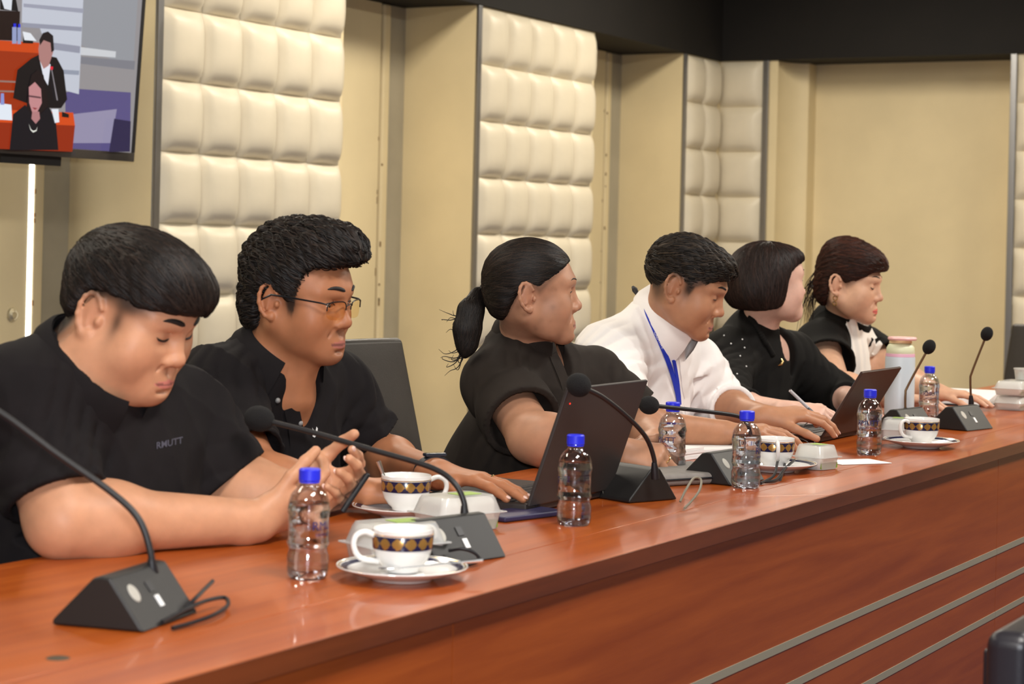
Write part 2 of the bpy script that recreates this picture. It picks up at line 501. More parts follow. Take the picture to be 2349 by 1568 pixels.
# ---------------------------------------------------------------- the long conference table
def wood(name, c1, c2, rough, coat):
    m, nt, b = new_mat(name); L = nt.links
    tc = nt.nodes.new('ShaderNodeTexCoord'); mp = nt.nodes.new('ShaderNodeMapping'); mp.inputs['Scale'].default_value = (.5, 9, 9)
    n = nt.nodes.new('ShaderNodeTexNoise'); n.inputs['Scale'].default_value = 3.2; n.inputs['Detail'].default_value = 6; n.inputs['Distortion'].default_value = .6
    n2 = nt.nodes.new('ShaderNodeTexNoise'); n2.inputs['Scale'].default_value = 40; n2.inputs['Detail'].default_value = 3
    mx = nt.nodes.new('ShaderNodeMath'); mx.operation = 'MULTIPLY_ADD'; mx.inputs[1].default_value = .25; 
    r = nt.nodes.new('ShaderNodeValToRGB'); r.color_ramp.elements[0].position = .42; r.color_ramp.elements[1].position = .78
    r.color_ramp.elements[0].color = (*c1, 1); r.color_ramp.elements[1].color = (*c2, 1)
    L.new(tc.outputs['Object'], mp.inputs[0]); L.new(mp.outputs[0], n.inputs['Vector']); L.new(mp.outputs[0], n2.inputs['Vector'])
    L.new(n2.outputs['Fac'], mx.inputs[0]); L.new(n.outputs['Fac'], mx.inputs[2]); L.new(mx.outputs[0], r.inputs[0]); L.new(r.outputs[0], b.inputs['Base Color'])
    b.inputs['Roughness'].default_value = rough; b.inputs['Coat Weight'].default_value = coat; b.inputs['Coat Roughness'].default_value = .06; b.inputs['Specular IOR Level'].default_value = .3
    return m
M_top = wood('glossy_cherry_laminate', lin((146, 62, 15)), lin((172, 84, 26)), .34, .22)
M_front = wood('cherry_front_panel', lin((134, 59, 17)), lin((156, 75, 25)), .42, .1)
M_edge = wood('cherry_edge_band', lin((86, 40, 17)), lin((108, 52, 23)), .4, .2)
M_alu = mat('dull_aluminium_inlay', lin((160, 152, 132)), .45, metal=.25)
TB, TX0, TX1, THK = .645, .2, 7.6, .026      # back edge, ends, thickness of the top
table = thing('conference_table', 'long glossy cherry wood conference table with grey metal stripes on its front', 'table', (0, 0, 0))
J = (3.42, 5.6)                              # joints of the table top
xs = [TX0, J[0], J[1], TX1]
for a, b in zip(xs[:-1], xs[1:]):
    g = .0007
    MB().prism([(a+g, .0025), (b-g+(.17 if b == J[0] else 0), .0025), (b-g+(.10 if b == J[0] else 0), .1295), (a+g+(.10 if a == J[0] else 0), .1295)] if False else
               [(a+g+(.15 if a == J[0] else 0), .002), (b-g+(.15 if b == J[0] else 0), .002), (b-g, .1293), (a+g, .1293)], TZ-THK, TZ).build('top_board', M_top, table, bevel=.0008)
    MB().box((a+g, .1307, TZ-THK), (b-g, TB, TZ)).build('top_board', M_top, table, bevel=.0008)
MB().box((TX0, 0, TZ-THK-.001), (TX1, .0018, TZ-.0008)).build('edge_band', M_edge, table)
PX = [TX0+.02, 2.2, 4.745, TX1-.02]
for a, b in zip(PX[:-1], PX[1:]):
    f = MB().box((a+.001, .012, .06), (b-.001, .03, TZ-THK-.002)).build('front_panel', M_front, table, bevel=.0006)
    for z in (.499, .423, .349):
        MB().box((a+.001, .0105, z-.007), (b-.001, .0125, z+.007)).build('metal_stripe', M_alu, f)
MB().box((TX0+.02, .04, 0), (TX1-.02, .06, .08)).build('kick_board', M_edge, table)
for x in (TX0+.02, 1.75, 3.37, 4.80, 6.45, TX1-.05):
    MB().box((x, .031, .08), (x+.025, TB-.09, TZ-THK-.001)).build('side_panel', M_edge, table)
p = tab(133, 1509)
MB().lathe([(0, .0006), (.012, .0006), (.013, 0)], 16).build('dark_spot', M_seam, table, loc=(p[0], p[1], TZ), smooth=True)  # dark smudge on the table top, laid on as a thin disc
# ---------------------------------------------------------------- people: builders
def skin_mat(name, tint):
    m, nt, b = new_mat(name); L = nt.links
    a = nt.nodes.new('ShaderNodeAttribute'); a.attribute_name = 'Col'
    n = nt.nodes.new('ShaderNodeTexNoise'); n.inputs['Scale'].default_value = 45; n.inputs['Detail'].default_value = 4
    tc = nt.nodes.new('ShaderNodeTexCoord'); L.new(tc.outputs['Object'], n.inputs['Vector'])
    r = nt.nodes.new('ShaderNodeMapRange'); r.inputs['From Min'].default_value = .3; r.inputs['From Max'].default_value = .7; r.inputs['To Min'].default_value = .93; r.inputs['To Max'].default_value = 1.06
    L.new(n.outputs['Fac'], r.inputs['Value'])
    mx = nt.nodes.new('ShaderNodeVectorMath'); mx.operation = 'SCALE'
    L.new(a.outputs['Color'], mx.inputs[0]); L.new(r.outputs[0], mx.inputs['Scale']); L.new(mx.outputs[0], b.inputs['Base Color'])
    b.inputs['Roughness'].default_value = .48; b.inputs['Specular IOR Level'].default_value = .35
    b.inputs['Subsurface Weight'].default_value = .12; b.inputs['Subsurface Radius'].default_value = (1, .35, .18); b.inputs['Subsurface Scale'].default_value = .006
    n2 = nt.nodes.new('ShaderNodeTexNoise'); n2.inputs['Scale'].default_value = 420; L.new(tc.outputs['Object'], n2.inputs['Vector'])
    bp = nt.nodes.new('ShaderNodeBump'); bp.inputs['Strength'].default_value = .08; bp.inputs['Distance'].default_value = .001
    L.new(n2.outputs['Fac'], bp.inputs['Height']); L.new(bp.outputs[0], b.inputs['Normal'])
    return m
M_skin = skin_mat('skin', None)
def hair_mat(name, c, c2):
    m, nt, b = new_mat(name); L = nt.links
    a = nt.nodes.new('ShaderNodeAttribute'); a.attribute_name = 'Col'
    L.new(a.outputs['Color'], b.inputs['Base Color'])
    b.inputs['Roughness'].default_value = .5; b.inputs['Specular IOR Level'].default_value = .22
    return m
M_hair = hair_mat('hair', 0, 0)
M_eyew = mat('eye_white', (.72, .66, .6), .2)
M_iris = mat('dark_iris', (.012, .007, .005), .1)
M_lash = mat('lash_line', (.012, .008, .007), .6)

class Head:
    def __init__(s, o, yaw, pitch, roll=0, sc=1.0):
        y, p, r = R(yaw), R(pitch), R(roll)
        fh = V(math.sin(y), -math.cos(y), 0); z = V(0, 0, 1)
        f = math.cos(p)*fh-math.sin(p)*z; u = math.cos(p)*z+math.sin(p)*fh; sd = np.cross(u, f)
        sd, u = math.cos(r)*sd+math.sin(r)*u, -math.sin(r)*sd+math.cos(r)*u
        s.o = np.asarray(o, float); s.M = np.stack([sd, f, u]); s.sc = sc
    def w(s, a, b, c): return s.o+s.sc*(V(a, b, c) @ s.M)
    def loc(s, P): return ((P-s.o) @ s.M.T)/s.sc
    def ell(s, c, r, rot=None):
        M = s.M if rot is None else rot @ s.M
        return ell(s.w(*c), np.asarray(r)*s.sc, M)
    def cap(s, a, b, ra, rb=None, n=None, q=1): return cap(s.w(*a), s.w(*b), ra*s.sc, (ra if rb is None else rb)*s.sc, None if n is None else (V(*n) @ s.M), q)

def rotm(ax, deg):
    a = R(deg); c, n = math.cos(a), math.sin(a)
    return np.array({'s': [[1, 0, 0], [0, c, n], [0, -n, c]], 'f': [[c, 0, -n], [0, 1, 0], [n, 0, c]], 'u': [[c, n, 0], [-n, c, 0], [0, 0, 1]]}[ax])

def build_head(F, h, p):
    """blend a head into field F; p holds the face's own measures"""
    fat = p.get('fat', 0.); jw = p.get('jaw', 1.); ns = p.get('nose', 1.)
    F.do(h.ell((0, -.006, .024), (.075, .092+p.get('back', 0), .077)))
    F.do(h.ell((0, .030, .010), (.065, .061, .062)), .03)                       # forehead and mid face
    F.do(h.ell((0, .030, -.048), (.058*jw+.006*fat, .058+.004*fat, .056+.004*fat)), .03)          # lower face
    for q in (-1, 1):
        F.do(h.cap((q*(.054*jw+.004*fat), -.008+.006*fat, -.052-.008*fat), (q*.016, .066, -.0985), .020+.004*fat, .016+.003*fat), .035)   # jaw
        F.do(h.ell((q*(.044+.004*fat), .054, -.040), (.024+.008*fat, .026, .028+.006*fat)), .025)          # cheekbone
        F.do(h.cap((q*.012, .085, .014), (q*.046, .068, .014), .0095, .008), .018)             # brow
    for q in (-1, 1): F.do(h.ell((q*(.037+.013*fat), .032, -.066), (.015+.013*fat, .024+.004*fat, .026)), .03)         # flesh of the cheeks
    F.do(h.ell((0, .0765, -.1025), (.020, .016, .0145)), .018)                       # chin
    F.do(h.ell((0, .070, -.078), (.030, .022, .024)), .02)                       # muzzle
    for q in (-1, 1):
        F.do(h.ell((q*.031, .099, -.010), (.021, .017, .011)), .014, 's')        # eye socket
        F.do(h.ell((q*.032, .0715, -.0085), (.0165, .0135, .0120)), .006)        # lids over the eyeball
    # nose
    F.do(h.cap((0, .083, .002), (0, .099, -.036), .0072*ns, .0095*ns), .012)
    F.do(h.ell((0, .1005, -.0405), (.0115*ns, .0105*ns, .0095*ns)), .008)
    for q in (-1, 1):
        F.do(h.ell((q*.0135*ns, .090, -.045), (.0085*ns, .011, .0085)), .007)
        F.do(h.ell((q*.008, .0955, -.0535), (.0038, .005, .004)), .004, 's')
    F.do(h.ell((0, .094, -.061), (.004, .004, .009)), .006, 's')                  # groove under the nose
    # lips
    lf = p.get('lips', 1.)
    for q in (-1, 1):
        F.do(h.cap((q*.003, .0905, -.0745), (q*.021, .078, -.0790), .0050*lf, .0025), .006)
        F.do(h.cap((0, .0895, -.0860), (q*.018, .0795, -.0825), .0062*lf, .0030), .006)
    F.do(h.ell((0, .0950, -.0945), (.015, .006, .003)), .008, 's')
    for q in (-1, 1):       # fold from nostril to mouth corner, lid crease
        F.do(h.cap((q*.0200, .0915, -.050), (q*.0320, .0790, -.074), .0012, .0008), .005, 's')
        F.do(h.cap((q*.019, .0845, .0005), (q*.046, .0735, .0005), .0012, .0010), .005, 's')
    # lid slit where the eyes are open
    op = p.get('eye', 0.)
    lid = p.get('lid', -.009)
    for q in (-1, 1):
        if op > 0: F.do(h.ell((q*.032, .088, lid), (.0125, .016, .0042*op), rotm('f', -q*6)), .002, 's')
    # ears
    for q in (-1, 1):
        e = p.get('ear', 1.); k = .0025*fat
        def er(t, r=1.): # point of the ear's outline, t round from the top front over the back to the lobe
            f0 = .0165*math.cos(t)*r*e; u0 = .0300*math.sin(t)*r*e
            return (q*(.0795+k+.009*max(0, -math.cos(t))*r), -.015+f0*.97-u0*.22, -.012+u0*.97+f0*.22)
        F.do(h.ell((q*(.0775+k), -.014, -.010), (.0045, .0150*e, .0270*e), rotm('u', q*24) @ rotm('s', -12)), .005)
        ts = np.linspace(R(20), R(262), 10)
        for a, b in zip(ts[:-1], ts[1:]): F.do(h.cap(er(a), er(b), .0034, .0034), .003)
        F.do(h.cap(er(R(75), .5), er(R(235), .55), .0026, .0030), .003)
        F.do(h.ell(er(R(268), .92), (.0058, .0075, .0085)), .004)
        F.do(h.ell((q*(.0785+k), .000, -.017), (.0050, .0040, .0065)), .003)

def face_colour(P, h, base, p):
    """own colours of the skin: lips, warm cheeks, nose and ears, shaved or grown beard shadow"""
    L = h.loc(P); n = len(P)
    c = np.tile(np.asarray(base, float), (n, 1))
    a = np.abs(L[:, 0])
    def blob(cs, cf, cu, rs, rf, ru, x=a): return np.exp(-(((x-cs)/rs)**2+((L[:, 1]-cf)/rf)**2+((L[:, 2]-cu)/ru)**2))
    red = np.clip(.30*blob(.045, .06, -.042, .024, .03, .022)+.4*blob(0, .105, -.042, .016, .016, .014)+.45*blob(.082, -.014, -.012, .012, .02, .034), 0, 1)[:, None]
    c = c*(1-red*np.array([[0, .16, .18]])*p.get('blush', 1))
    # lips
    e = np.clip(1-a/.025, 0, 1)**.55
    lip = (np.abs(L[:, 2]+.0805) < (.0088*e*p.get('lips', 1)+.0006)) & (L[:, 1] > .066) & (a < .025)
    lc = np.asarray(p.get('lipc', (.50, .17, .14)))
    w = lip.astype(float)[:, None]*.8; c = c*(1-w)+lc*w
    line = (np.abs(L[:, 2]+.0803) < .0016) & (L[:, 1] > .066) & (a < .024)
    c[line] *= .45  # shade of the mouth slit painted as a dark line between the lips
    # shadow of a beard
    bs = p.get('beard', 0)
    if bs:
        w = np.clip((blob(0, .09, -.062, .03, .02, .008)+blob(0, .085, -.103, .025, .03, .014))*bs, 0, .75)[:, None]
        c = c*(1-w)+np.array([[.10, .06, .05]])*w
    if p.get('spots'):
        rn = np.random.RandomState(5)
        for k in range(26):
            cf, cu, rr = rn.uniform(-.03, .08), rn.uniform(-.10, .03), rn.uniform(.003, .009)
            w = (blob(.055, cf, cu, .06, rr, rr)*rn.uniform(.15, .4))[:, None]; c = c*(1-w)+np.array([[.20, .09, .05]])*w
    # the scalp shows through where the hair thins out towards its edge
    if 'edge' in p:
        fs, us, k, wd = p['edge']; g = np.interp(L[:, 1], fs, us)-L[:, 2]
        w = np.clip(1-g/wd, 0, 1)**1.3*k*(a > .035)*(a < .080)*np.clip((.075-L[:, 1])/.02, 0, 1); w = w[:, None]; c = c*(1-w)+np.array([[.02, .014, .011]])*w
    # clipped hair at nape and temples
    for (cf, cu, rf, ru, k) in p.get('fade', ()):
        w = (blob(.075, cf, cu, .05, rf, ru)*k)[:, None]; w = np.clip(w, 0, .92); c = c*(1-w)+np.array([[.02, .014, .011]])*w
    return c

def arm(F, S, E, Wr, r0=.045, r1=.040, r2=.027):
    """shoulder, elbow, wrist"""
    F.do(cap(S, E, r0, r1), .03); F.do(cap(E, Wr, r1*1.02, r2, ), .02)
    m = E+(Wr-E)*.22; F.do(ell(m, (r1*1.1, r1*1.1, r1*1.1)), .03)

def hand(F, Wr, d, n, side, curl=(20, 20, 20, 20), spread=1., thumb=(35, 20), sc=1., joint=None, tips=None):
    """palm and five fingers. d: direction of the hand, n: out of its back, side: towards the thumb"""
    d = unit(d); n = unit(n-(n@d)*d); s = unit(side-(side@d)*d-(side@n)*n)
    Wr = np.asarray(Wr, float)
    ln = [(.044, .024, .019), (.049, .029, .020), (.045, .027, .020), (.034, .020, .018)]
    kn = [(.088, .026), (.091, .008), (.086, -.010), (.078, -.027)]
    rad = [.0088, .0090, .0086, .0076]
    K = []
    for i in range(4):
        base = Wr+sc*(d*.012+s*kn[i][1]*.55); k = Wr+sc*(d*kn[i][0]+s*kn[i][1]+n*(.003 if i in (1, 2) else 0))
        F.do(cap(base, k, .0145*sc, .0115*sc, n, .92), .012); K.append(k)
    F.do(cap(Wr+sc*(d*.02+s*.022-n*.006), Wr+sc*(d*.052+s*.030-n*.008), .016*sc, .012*sc), .014)     # ball of the thumb
    fing = []
    for i in range(4):
        p = K[i]; a = curl[i]; sp = (1.5-i)*5*spread
        dd = unit(d*math.cos(R(sp))+s*math.sin(R(sp)))
        ang = 0; pts = [p]
        for j, l in enumerate(ln[i]):
            ang += a*(1.0 if j < 2 else .7)
            v = dd*math.cos(R(ang))-n*math.sin(R(ang))
            q = p+v*l*sc
            r = rad[i]*sc
            F.do(cap(p, q, r*(1.05-.09*j), r*(.98-.10*j)), .0035)
            p = q; pts.append(q)
        fing.append(pts)
    t0, t1 = thumb
    p = Wr+sc*(d*.030+s*.026-n*.008); pts = [p]
    for j, (l, r) in enumerate(((.040, .0115), (.032, .0100), (.026, .0090))):
        an = R(t0-j*t1*.6); v = unit(d*math.cos(an)+s*math.sin(an)-n*(.18+.12*j))
        q = p+v*l*sc; F.do(cap(p, q, r*sc, r*.9*sc), .006); p = q; pts.append(q)
    return fing, pts

def nails(m, fing, n, sc=1):
    for f in fing:
        a, b = f[-2], f[-1]; d = unit(b-a); nn = unit(n-(n@d)*d); s = np.cross(d, nn)
        m.append((b+d*.0015*sc+nn*.0048*sc, np.array([.0042, .0058, .0022])*sc, np.stack([s, d, nn])))
M_nail = mat('finger_nail', (.72, .46, .38), .25)

def strands(F, rng, roots, flow, length, width, seg=9, lift=.001, droop=0., c1=(.010, .008, .007), c2=(.03, .02, .015)):
    """locks of hair laid along the surface of a hair field"""
    P = roots.copy(); n = len(P)
    for _ in range(3): P -= F.grad(P)*F.sample(P)[:, None]
    ln = length*(.6+.7*rng.rand(n)); wd = width*(.5+rng.rand(n))
    cen = []; nor = []; tan = []
    lif = lift*(.2+1.6*rng.rand(n))
    j = rng.normal(size=(n, 3))*.16
    for q in range(seg):
        g = F.grad(P); d = flow(P)+j
        d -= (d*g).sum(1, keepdims=True)*g; d /= np.maximum(np.linalg.norm(d, axis=1, keepdims=True), 1e-9)
        cen.append(P+g*lif[:, None]); nor.append(g); tan.append(d)
        P = P+d*(ln/seg)[:, None]
        P[:, 2] -= droop*ln/seg
        for _ in range(2): P -= F.grad(P)*np.clip(F.sample(P), -.004, .004)[:, None]
    V0 = []; C0 = []
    col = np.asarray(c1)+(np.asarray(c2)-np.asarray(c1))*(rng.rand(n, 1)**2)
    for q in range(seg):
        t = q/(seg-1); w = wd*math.sin(math.pi*min(1, .25+.75*t)) if t < 1 else wd*.05
        b = np.cross(tan[q], nor[q])
        V0 += [cen[q]-b*w[:, None]*.5-nor[q]*.0012, cen[q]+nor[q]*(w*.22)[:, None], cen[q]+b*w[:, None]*.5-nor[q]*.0012]
        C0 += [col*.7, col, col*.7]
    Vv = np.stack(V0, 1).reshape(-1, 3); Cc = np.stack(C0, 1).reshape(-1, 3)
    k = np.arange(n)*seg*3; Fs = []
    for q in range(seg-1):
        for e in (0, 1): Fs.append(np.stack([k+q*3+e, k+q*3+e+1, k+q*3+3+e+1, k+q*3+3+e], 1))
    return Vv, np.concatenate(Fs), Cc

def onface(F, h, a, c, out=.0):
    """point of the face in front of (a, c), pushed out a little"""
    P = np.array([h.w(a, b, c) for b in np.linspace(.13, .02, 111)]); d = F.sample(P)
    i = int(np.argmax(d < 0)); f0 = .13-i*.001
    if i > 0: f0 = .13-(i-1+d[i-1]/max(d[i-1]-d[i], 1e-9))*.001
    return h.w(a, f0+out, c)
def eyes(F, h, par, p, base):
    """eyeballs, lash lines and brows"""
    op = p.get('eye', 0.)
    lid = p.get('lid', -.009)
    for q in (-1, 1):
        if op > 0:
            m = MB(); m.sphere(h.w(q*.032, .0705, -.0085)-base, .0122*h.sc, 16, 10); m.build('eyeball', M_eyew, par, smooth=True)
            gz = p.get('gaze', (0, -.1)); c = unit(V(gz[0], 1, gz[1]))
            m = MB(); m.sphere(h.w(*(V(q*.032, .0705, -.0085)+c*.0092))-base, np.array([.0052, .0036, .0052])*h.sc, 12, 8, h.M); m.build('iris', M_iris, par, smooth=True)
        lw = p.get('lash', .0011)
        pts = []
        for t in np.linspace(-1, 1, 9):
            z = lid+(.0045*op if op > 0 else -.0045)*(1-t*t)**.7-(0 if op > 0 else 0)+q*t*.0012
            pts.append(onface(F, h, q*.032+t*.0142, z+(.0012 if op > 0 else 0), .0003)-base)
        m = MB(); m.tube(pts, [.0004, lw*.8, lw, lw, lw, lw, lw, lw*.8, .0004], 6); m.build('lashes', M_lash, par, smooth=True)
        m = MB(); by, bt = p.get('brow', (.018, .0032)); pts = []
        for t in np.linspace(0, 1, 9):
            pts.append(onface(F, h, q*(.011+.038*t), by+.006*math.sin(math.pi*min(1, t*1.05)*.72)-.003*t*t, -bt*.35)-base)
        m.tube(pts, [bt*.5, bt*.9, bt, bt, bt*.95, bt*.85, bt*.7, bt*.45, bt*.12], 8); m.build('eyebrow', M_lash, par, smooth=True)

def finish(name, F, mt, par, base, col=None):
    P, Q = F.mesh()
    c = None if col is None else (col(P) if callable(col) else np.tile(np.asarray(col), (len(P), 1)))
    return np_mesh(name, P-base, Q, mt, par, c), P
# ---------------------------------------------------------------- people: the six at the table
M_polo = mat('black_pique', lin((23, 19, 20)), .9, spec=.25, noise=.12, nscale=30, bump=.12, bscale=900)
M_polo2 = mat('black_cotton', lin((40, 33, 28)), .85, spec=.3, noise=.12, nscale=30, bump=.1, bscale=700)
M_blouse = mat('black_blouse', lin((16, 14, 12)), .85, spec=.25, noise=.1, nscale=30, bump=.1, bscale=700)
M_shirtw = mat('white_cotton_shirt', lin((244, 238, 234)), .75, noise=.02, nscale=20, bump=.06, bscale=800)
M_frillw = mat('white_frill', lin((242, 236, 226)), .8)
M_trous = mat('dark_trousers', lin((30, 30, 36)), .85, bump=.1, bscale=600)
M_shoe = mat('black_shoe', (.015, .014, .013), .35)
M_grey_thread = mat('grey_thread', lin((66, 64, 76)), .7)
M_gold = mat('gold', (.83, .6, .25), .22, metal=1)
M_silver = mat('silver', (.8, .8, .8), .25, metal=1)
M_lany = mat('blue_lanyard', lin((30, 52, 176)), .6)
M_rubber = mat('dark_rubber', (.02, .021, .026), .45)
M_btn = mat('shirt_button', (.25, .24, .23), .3)

def hairline(F, h, fs, us, taper=0):
    """keep hair only above a line given along the side of the head"""
    X, Y, Z = F.xyz((slice(None),)*3)
    d = [(X-h.o[0])*h.M[q][0]+(Y-h.o[1])*h.M[q][1]+(Z-h.o[2])*h.M[q][2] for q in range(3)]
    f = d[1]/h.sc; u = d[2]/h.sc
    g = (np.interp(f, fs, us)-u)*h.sc*.7
    if taper: F.v = F.v+(taper*np.clip(1-(u-np.interp(f, fs, us))/.035, 0, 1)**1.5*np.clip((.055-f)/.03, 0, 1)).astype(np.float32)
    F.v = np.maximum(F.v, g.astype(np.float32))

def field_around(pts, m, h, **k):
    P = np.array(pts); return Field(P.min(0)-m, P.max(0)+m, h, **k)

def ring_of(B, Fp, side):
    """neck opening from its back and front points: centre, axis, forward, half depth"""
    c = (B+Fp)/2; f = unit(Fp-B); sd = unit(side-(side@f)*f); ax = np.cross(sd, f)
    if ax[2] < 0: ax = -ax
    return c, ax, f, np.linalg.norm(Fp-B)/2

def collar(par, base, ring, rs, open_deg, drop, mt, stand=.024, tip=.03, flare=.014, thick=.002, front=.0, name='collar'):
    """folded shirt collar round a neck: inner stand, fold, outer leaf with longer points in front"""
    c, ax, f, rf = ring; s = np.cross(ax, f)
    vs = []; n = 48
    for i in range(n+1):
        t = i/n*2-1; a = math.pi+t*(math.pi-R(open_deg))
        e = max(0, (abs(t)-.55)/.45)**2
        d = s*math.sin(a)*rs+f*math.cos(a)*rf; o = unit(d)
        for r, z in ((.002, -.012), (-.001, stand*.5), (.001, stand), (.004, stand+.0015), (.008, stand*.75), (flare*.8+.004, -drop*.3), (flare+.006*e, -drop-tip*e), (flare+thick+.006*e, -drop-tip*e), (flare*.8+.004+thick, -drop*.3), (.008+thick*1.5, stand*.78), (.005, stand+thick*1.4)):
            vs.append(c+d+o*r+ax*(z-front*e)+f*(tip*.25*e)-base)
    m = 11; fs = [(i*m+k, (i+1)*m+k, (i+1)*m+k+1, i*m+k+1) for i in range(n) for k in range(m-1)]
    mb = MB(); mb.add(vs, fs); return mb.build(name, mt, par, smooth=True)

def legs(par, base, hip, wid, T, knee_y, mt):
    """trousers and shoes, out of sight under the table but there"""
    s = T[0]; s = unit(V(s[0], s[1], 0))
    F = field_around([hip+V(-.3, -.62, -.55), hip+V(.3, .16, .16)], .02, .014)
    F.do(ell(hip+V(0, .02, 0), (wid+.04, .13, .12)))
    for q in (-1, 1):
        k = hip+s*q*(wid*.5+.03); k[1] = knee_y; k[2] = .50
        a = k+V(0, -.02, 0); a[2] = .09
        F.do(cap(hip+s*q*wid*.5, k, .085, .062), .04); F.do(cap(k, a, .062, .045), .02)
    finish('trousers', F, mt, par, base)
    for q in (-1, 1):
        k = hip+s*q*(wid*.5+.03); k[1] = knee_y-.02; k[2] = .045
        m = MB(); m.sphere(k+V(0, -.05, 0)-base, (.042, .125, .044), 16, 10); m.build('shoe', M_shoe, par, smooth=True)

def hit(F, px, py, out=.001):
    d = unit(ray(px, py)); t = np.arange(1.5, 8, .003); P = CAM+d*t[:, None]
    inb = np.all([(P[:, q] > F.ax[q][1]) & (P[:, q] < F.ax[q][-2]) for q in range(3)], axis=0)
    v = np.where(inb, F.sample(P), 1); i = int(np.argmax(v < 0))
    if v[i] >= 0: return None
    q = P[i-1]+d*.003*v[i-1]/max(v[i-1]-v[i], 1e-9)
    return q-d*out
def hits(F, pts, out=.001):
    r = [hit(F, *p, out=out) for p in pts]; return [q for q in r if q is not None]

def text_mesh(s, size, bold=False):
    cu = bpy.data.curves.new('t', 'FONT'); cu.body = s; cu.size = size; cu.align_x = 'CENTER'; cu.align_y = 'CENTER'; cu.extrude = 0; cu.resolution_u = 3
    if bold: cu.offset = size*.018
    o = bpy.data.objects.new('t', cu); COL.objects.link(o)
    dg = bpy.context.evaluated_depsgraph_get(); me = o.evaluated_get(dg).to_mesh()
    v = np.array([q.co[:] for q in me.vertices]); f = [tuple(p.vertices) for p in me.polygons]
    bpy.data.objects.remove(o); bpy.data.curves.remove(cu)
    return v, f

def torso(F, d, g=0., k=.05):
    """trunk between the shoulder joints, the neck and the hips"""
    SL, SR, N, T, hip = d['SL'], d['SR'], d['N'], d['T'], d['hip']
    m = (SL+SR)/2; u = T[2]; f = T[1]; fat = d.get('fat', 0); w = np.linalg.norm(SL-SR)/2
    F.do(cap(SR, SL, .056+g+.012*fat), k)
    for S in (SL, SR): F.do(cap(N-u*.02, S+u*.008, .046+g, .052+g+.008*fat), k)
    F.do(ell(m-u*.12+f*(.012+.02*fat), (w*.92+g+.02*fat, .105+g+.025*fat, .165+g), T), k)
    F.do(ell(m-u*.15+f*.03, (w*.8+g, .105+g+d.get('bust', 0), .10+g), T), k)
    lo = m*.35+hip*.65
    F.do(ell(lo+f*(.01+.04*fat), (w*.86+g+.04*fat, .112+g+.05*fat, .20+g), T), k)
    F.do(ell(hip+V(0, 0, .02), (w*.9+g+.02*fat, .115+g, .12), T), k)

def folds(F, amp, freq, seed, vec=(1, 1, .35), strong=()):
    """soft creases: ridged waves, stronger near armpits and elbows where cloth bunches"""
    a = sines(seed, freq*.6, 4); b = sines(seed+9, freq*1.5, 5); w3 = sines(seed+3, 2.5, 3)
    rn = np.random.RandomState(seed)
    def fn(x, y, z):
        wx = .05*w3(x, y, z)
        n = a(x*vec[0]+wx, y*vec[1]+wx, z*vec[2]); r = 1-2*np.abs(n)**.7
        v = -amp*.30*np.clip(r, -1, 1)
        n2 = b(x*vec[0]+wx, y*vec[1], z*vec[2]*1.6); v = v-amp*.18*(1-2*np.abs(n2)**.6)
        for c, ax, rad, k in strong:
            dx, dy, dz = x-c[0], y-c[1], z-c[2]
            t = dx*ax[0]+dy*ax[1]+dz*ax[2]; r2 = dx*dx+dy*dy+dz*dz
            ph = 2.2*w3(x*2.2, y*2.2, z*2.2)
            v = v-amp*k*np.exp(-r2/rad**2)*(np.abs(np.sin(t*math.pi/.034+ph))**.8-.5)
        return v
    F.warp(fn)

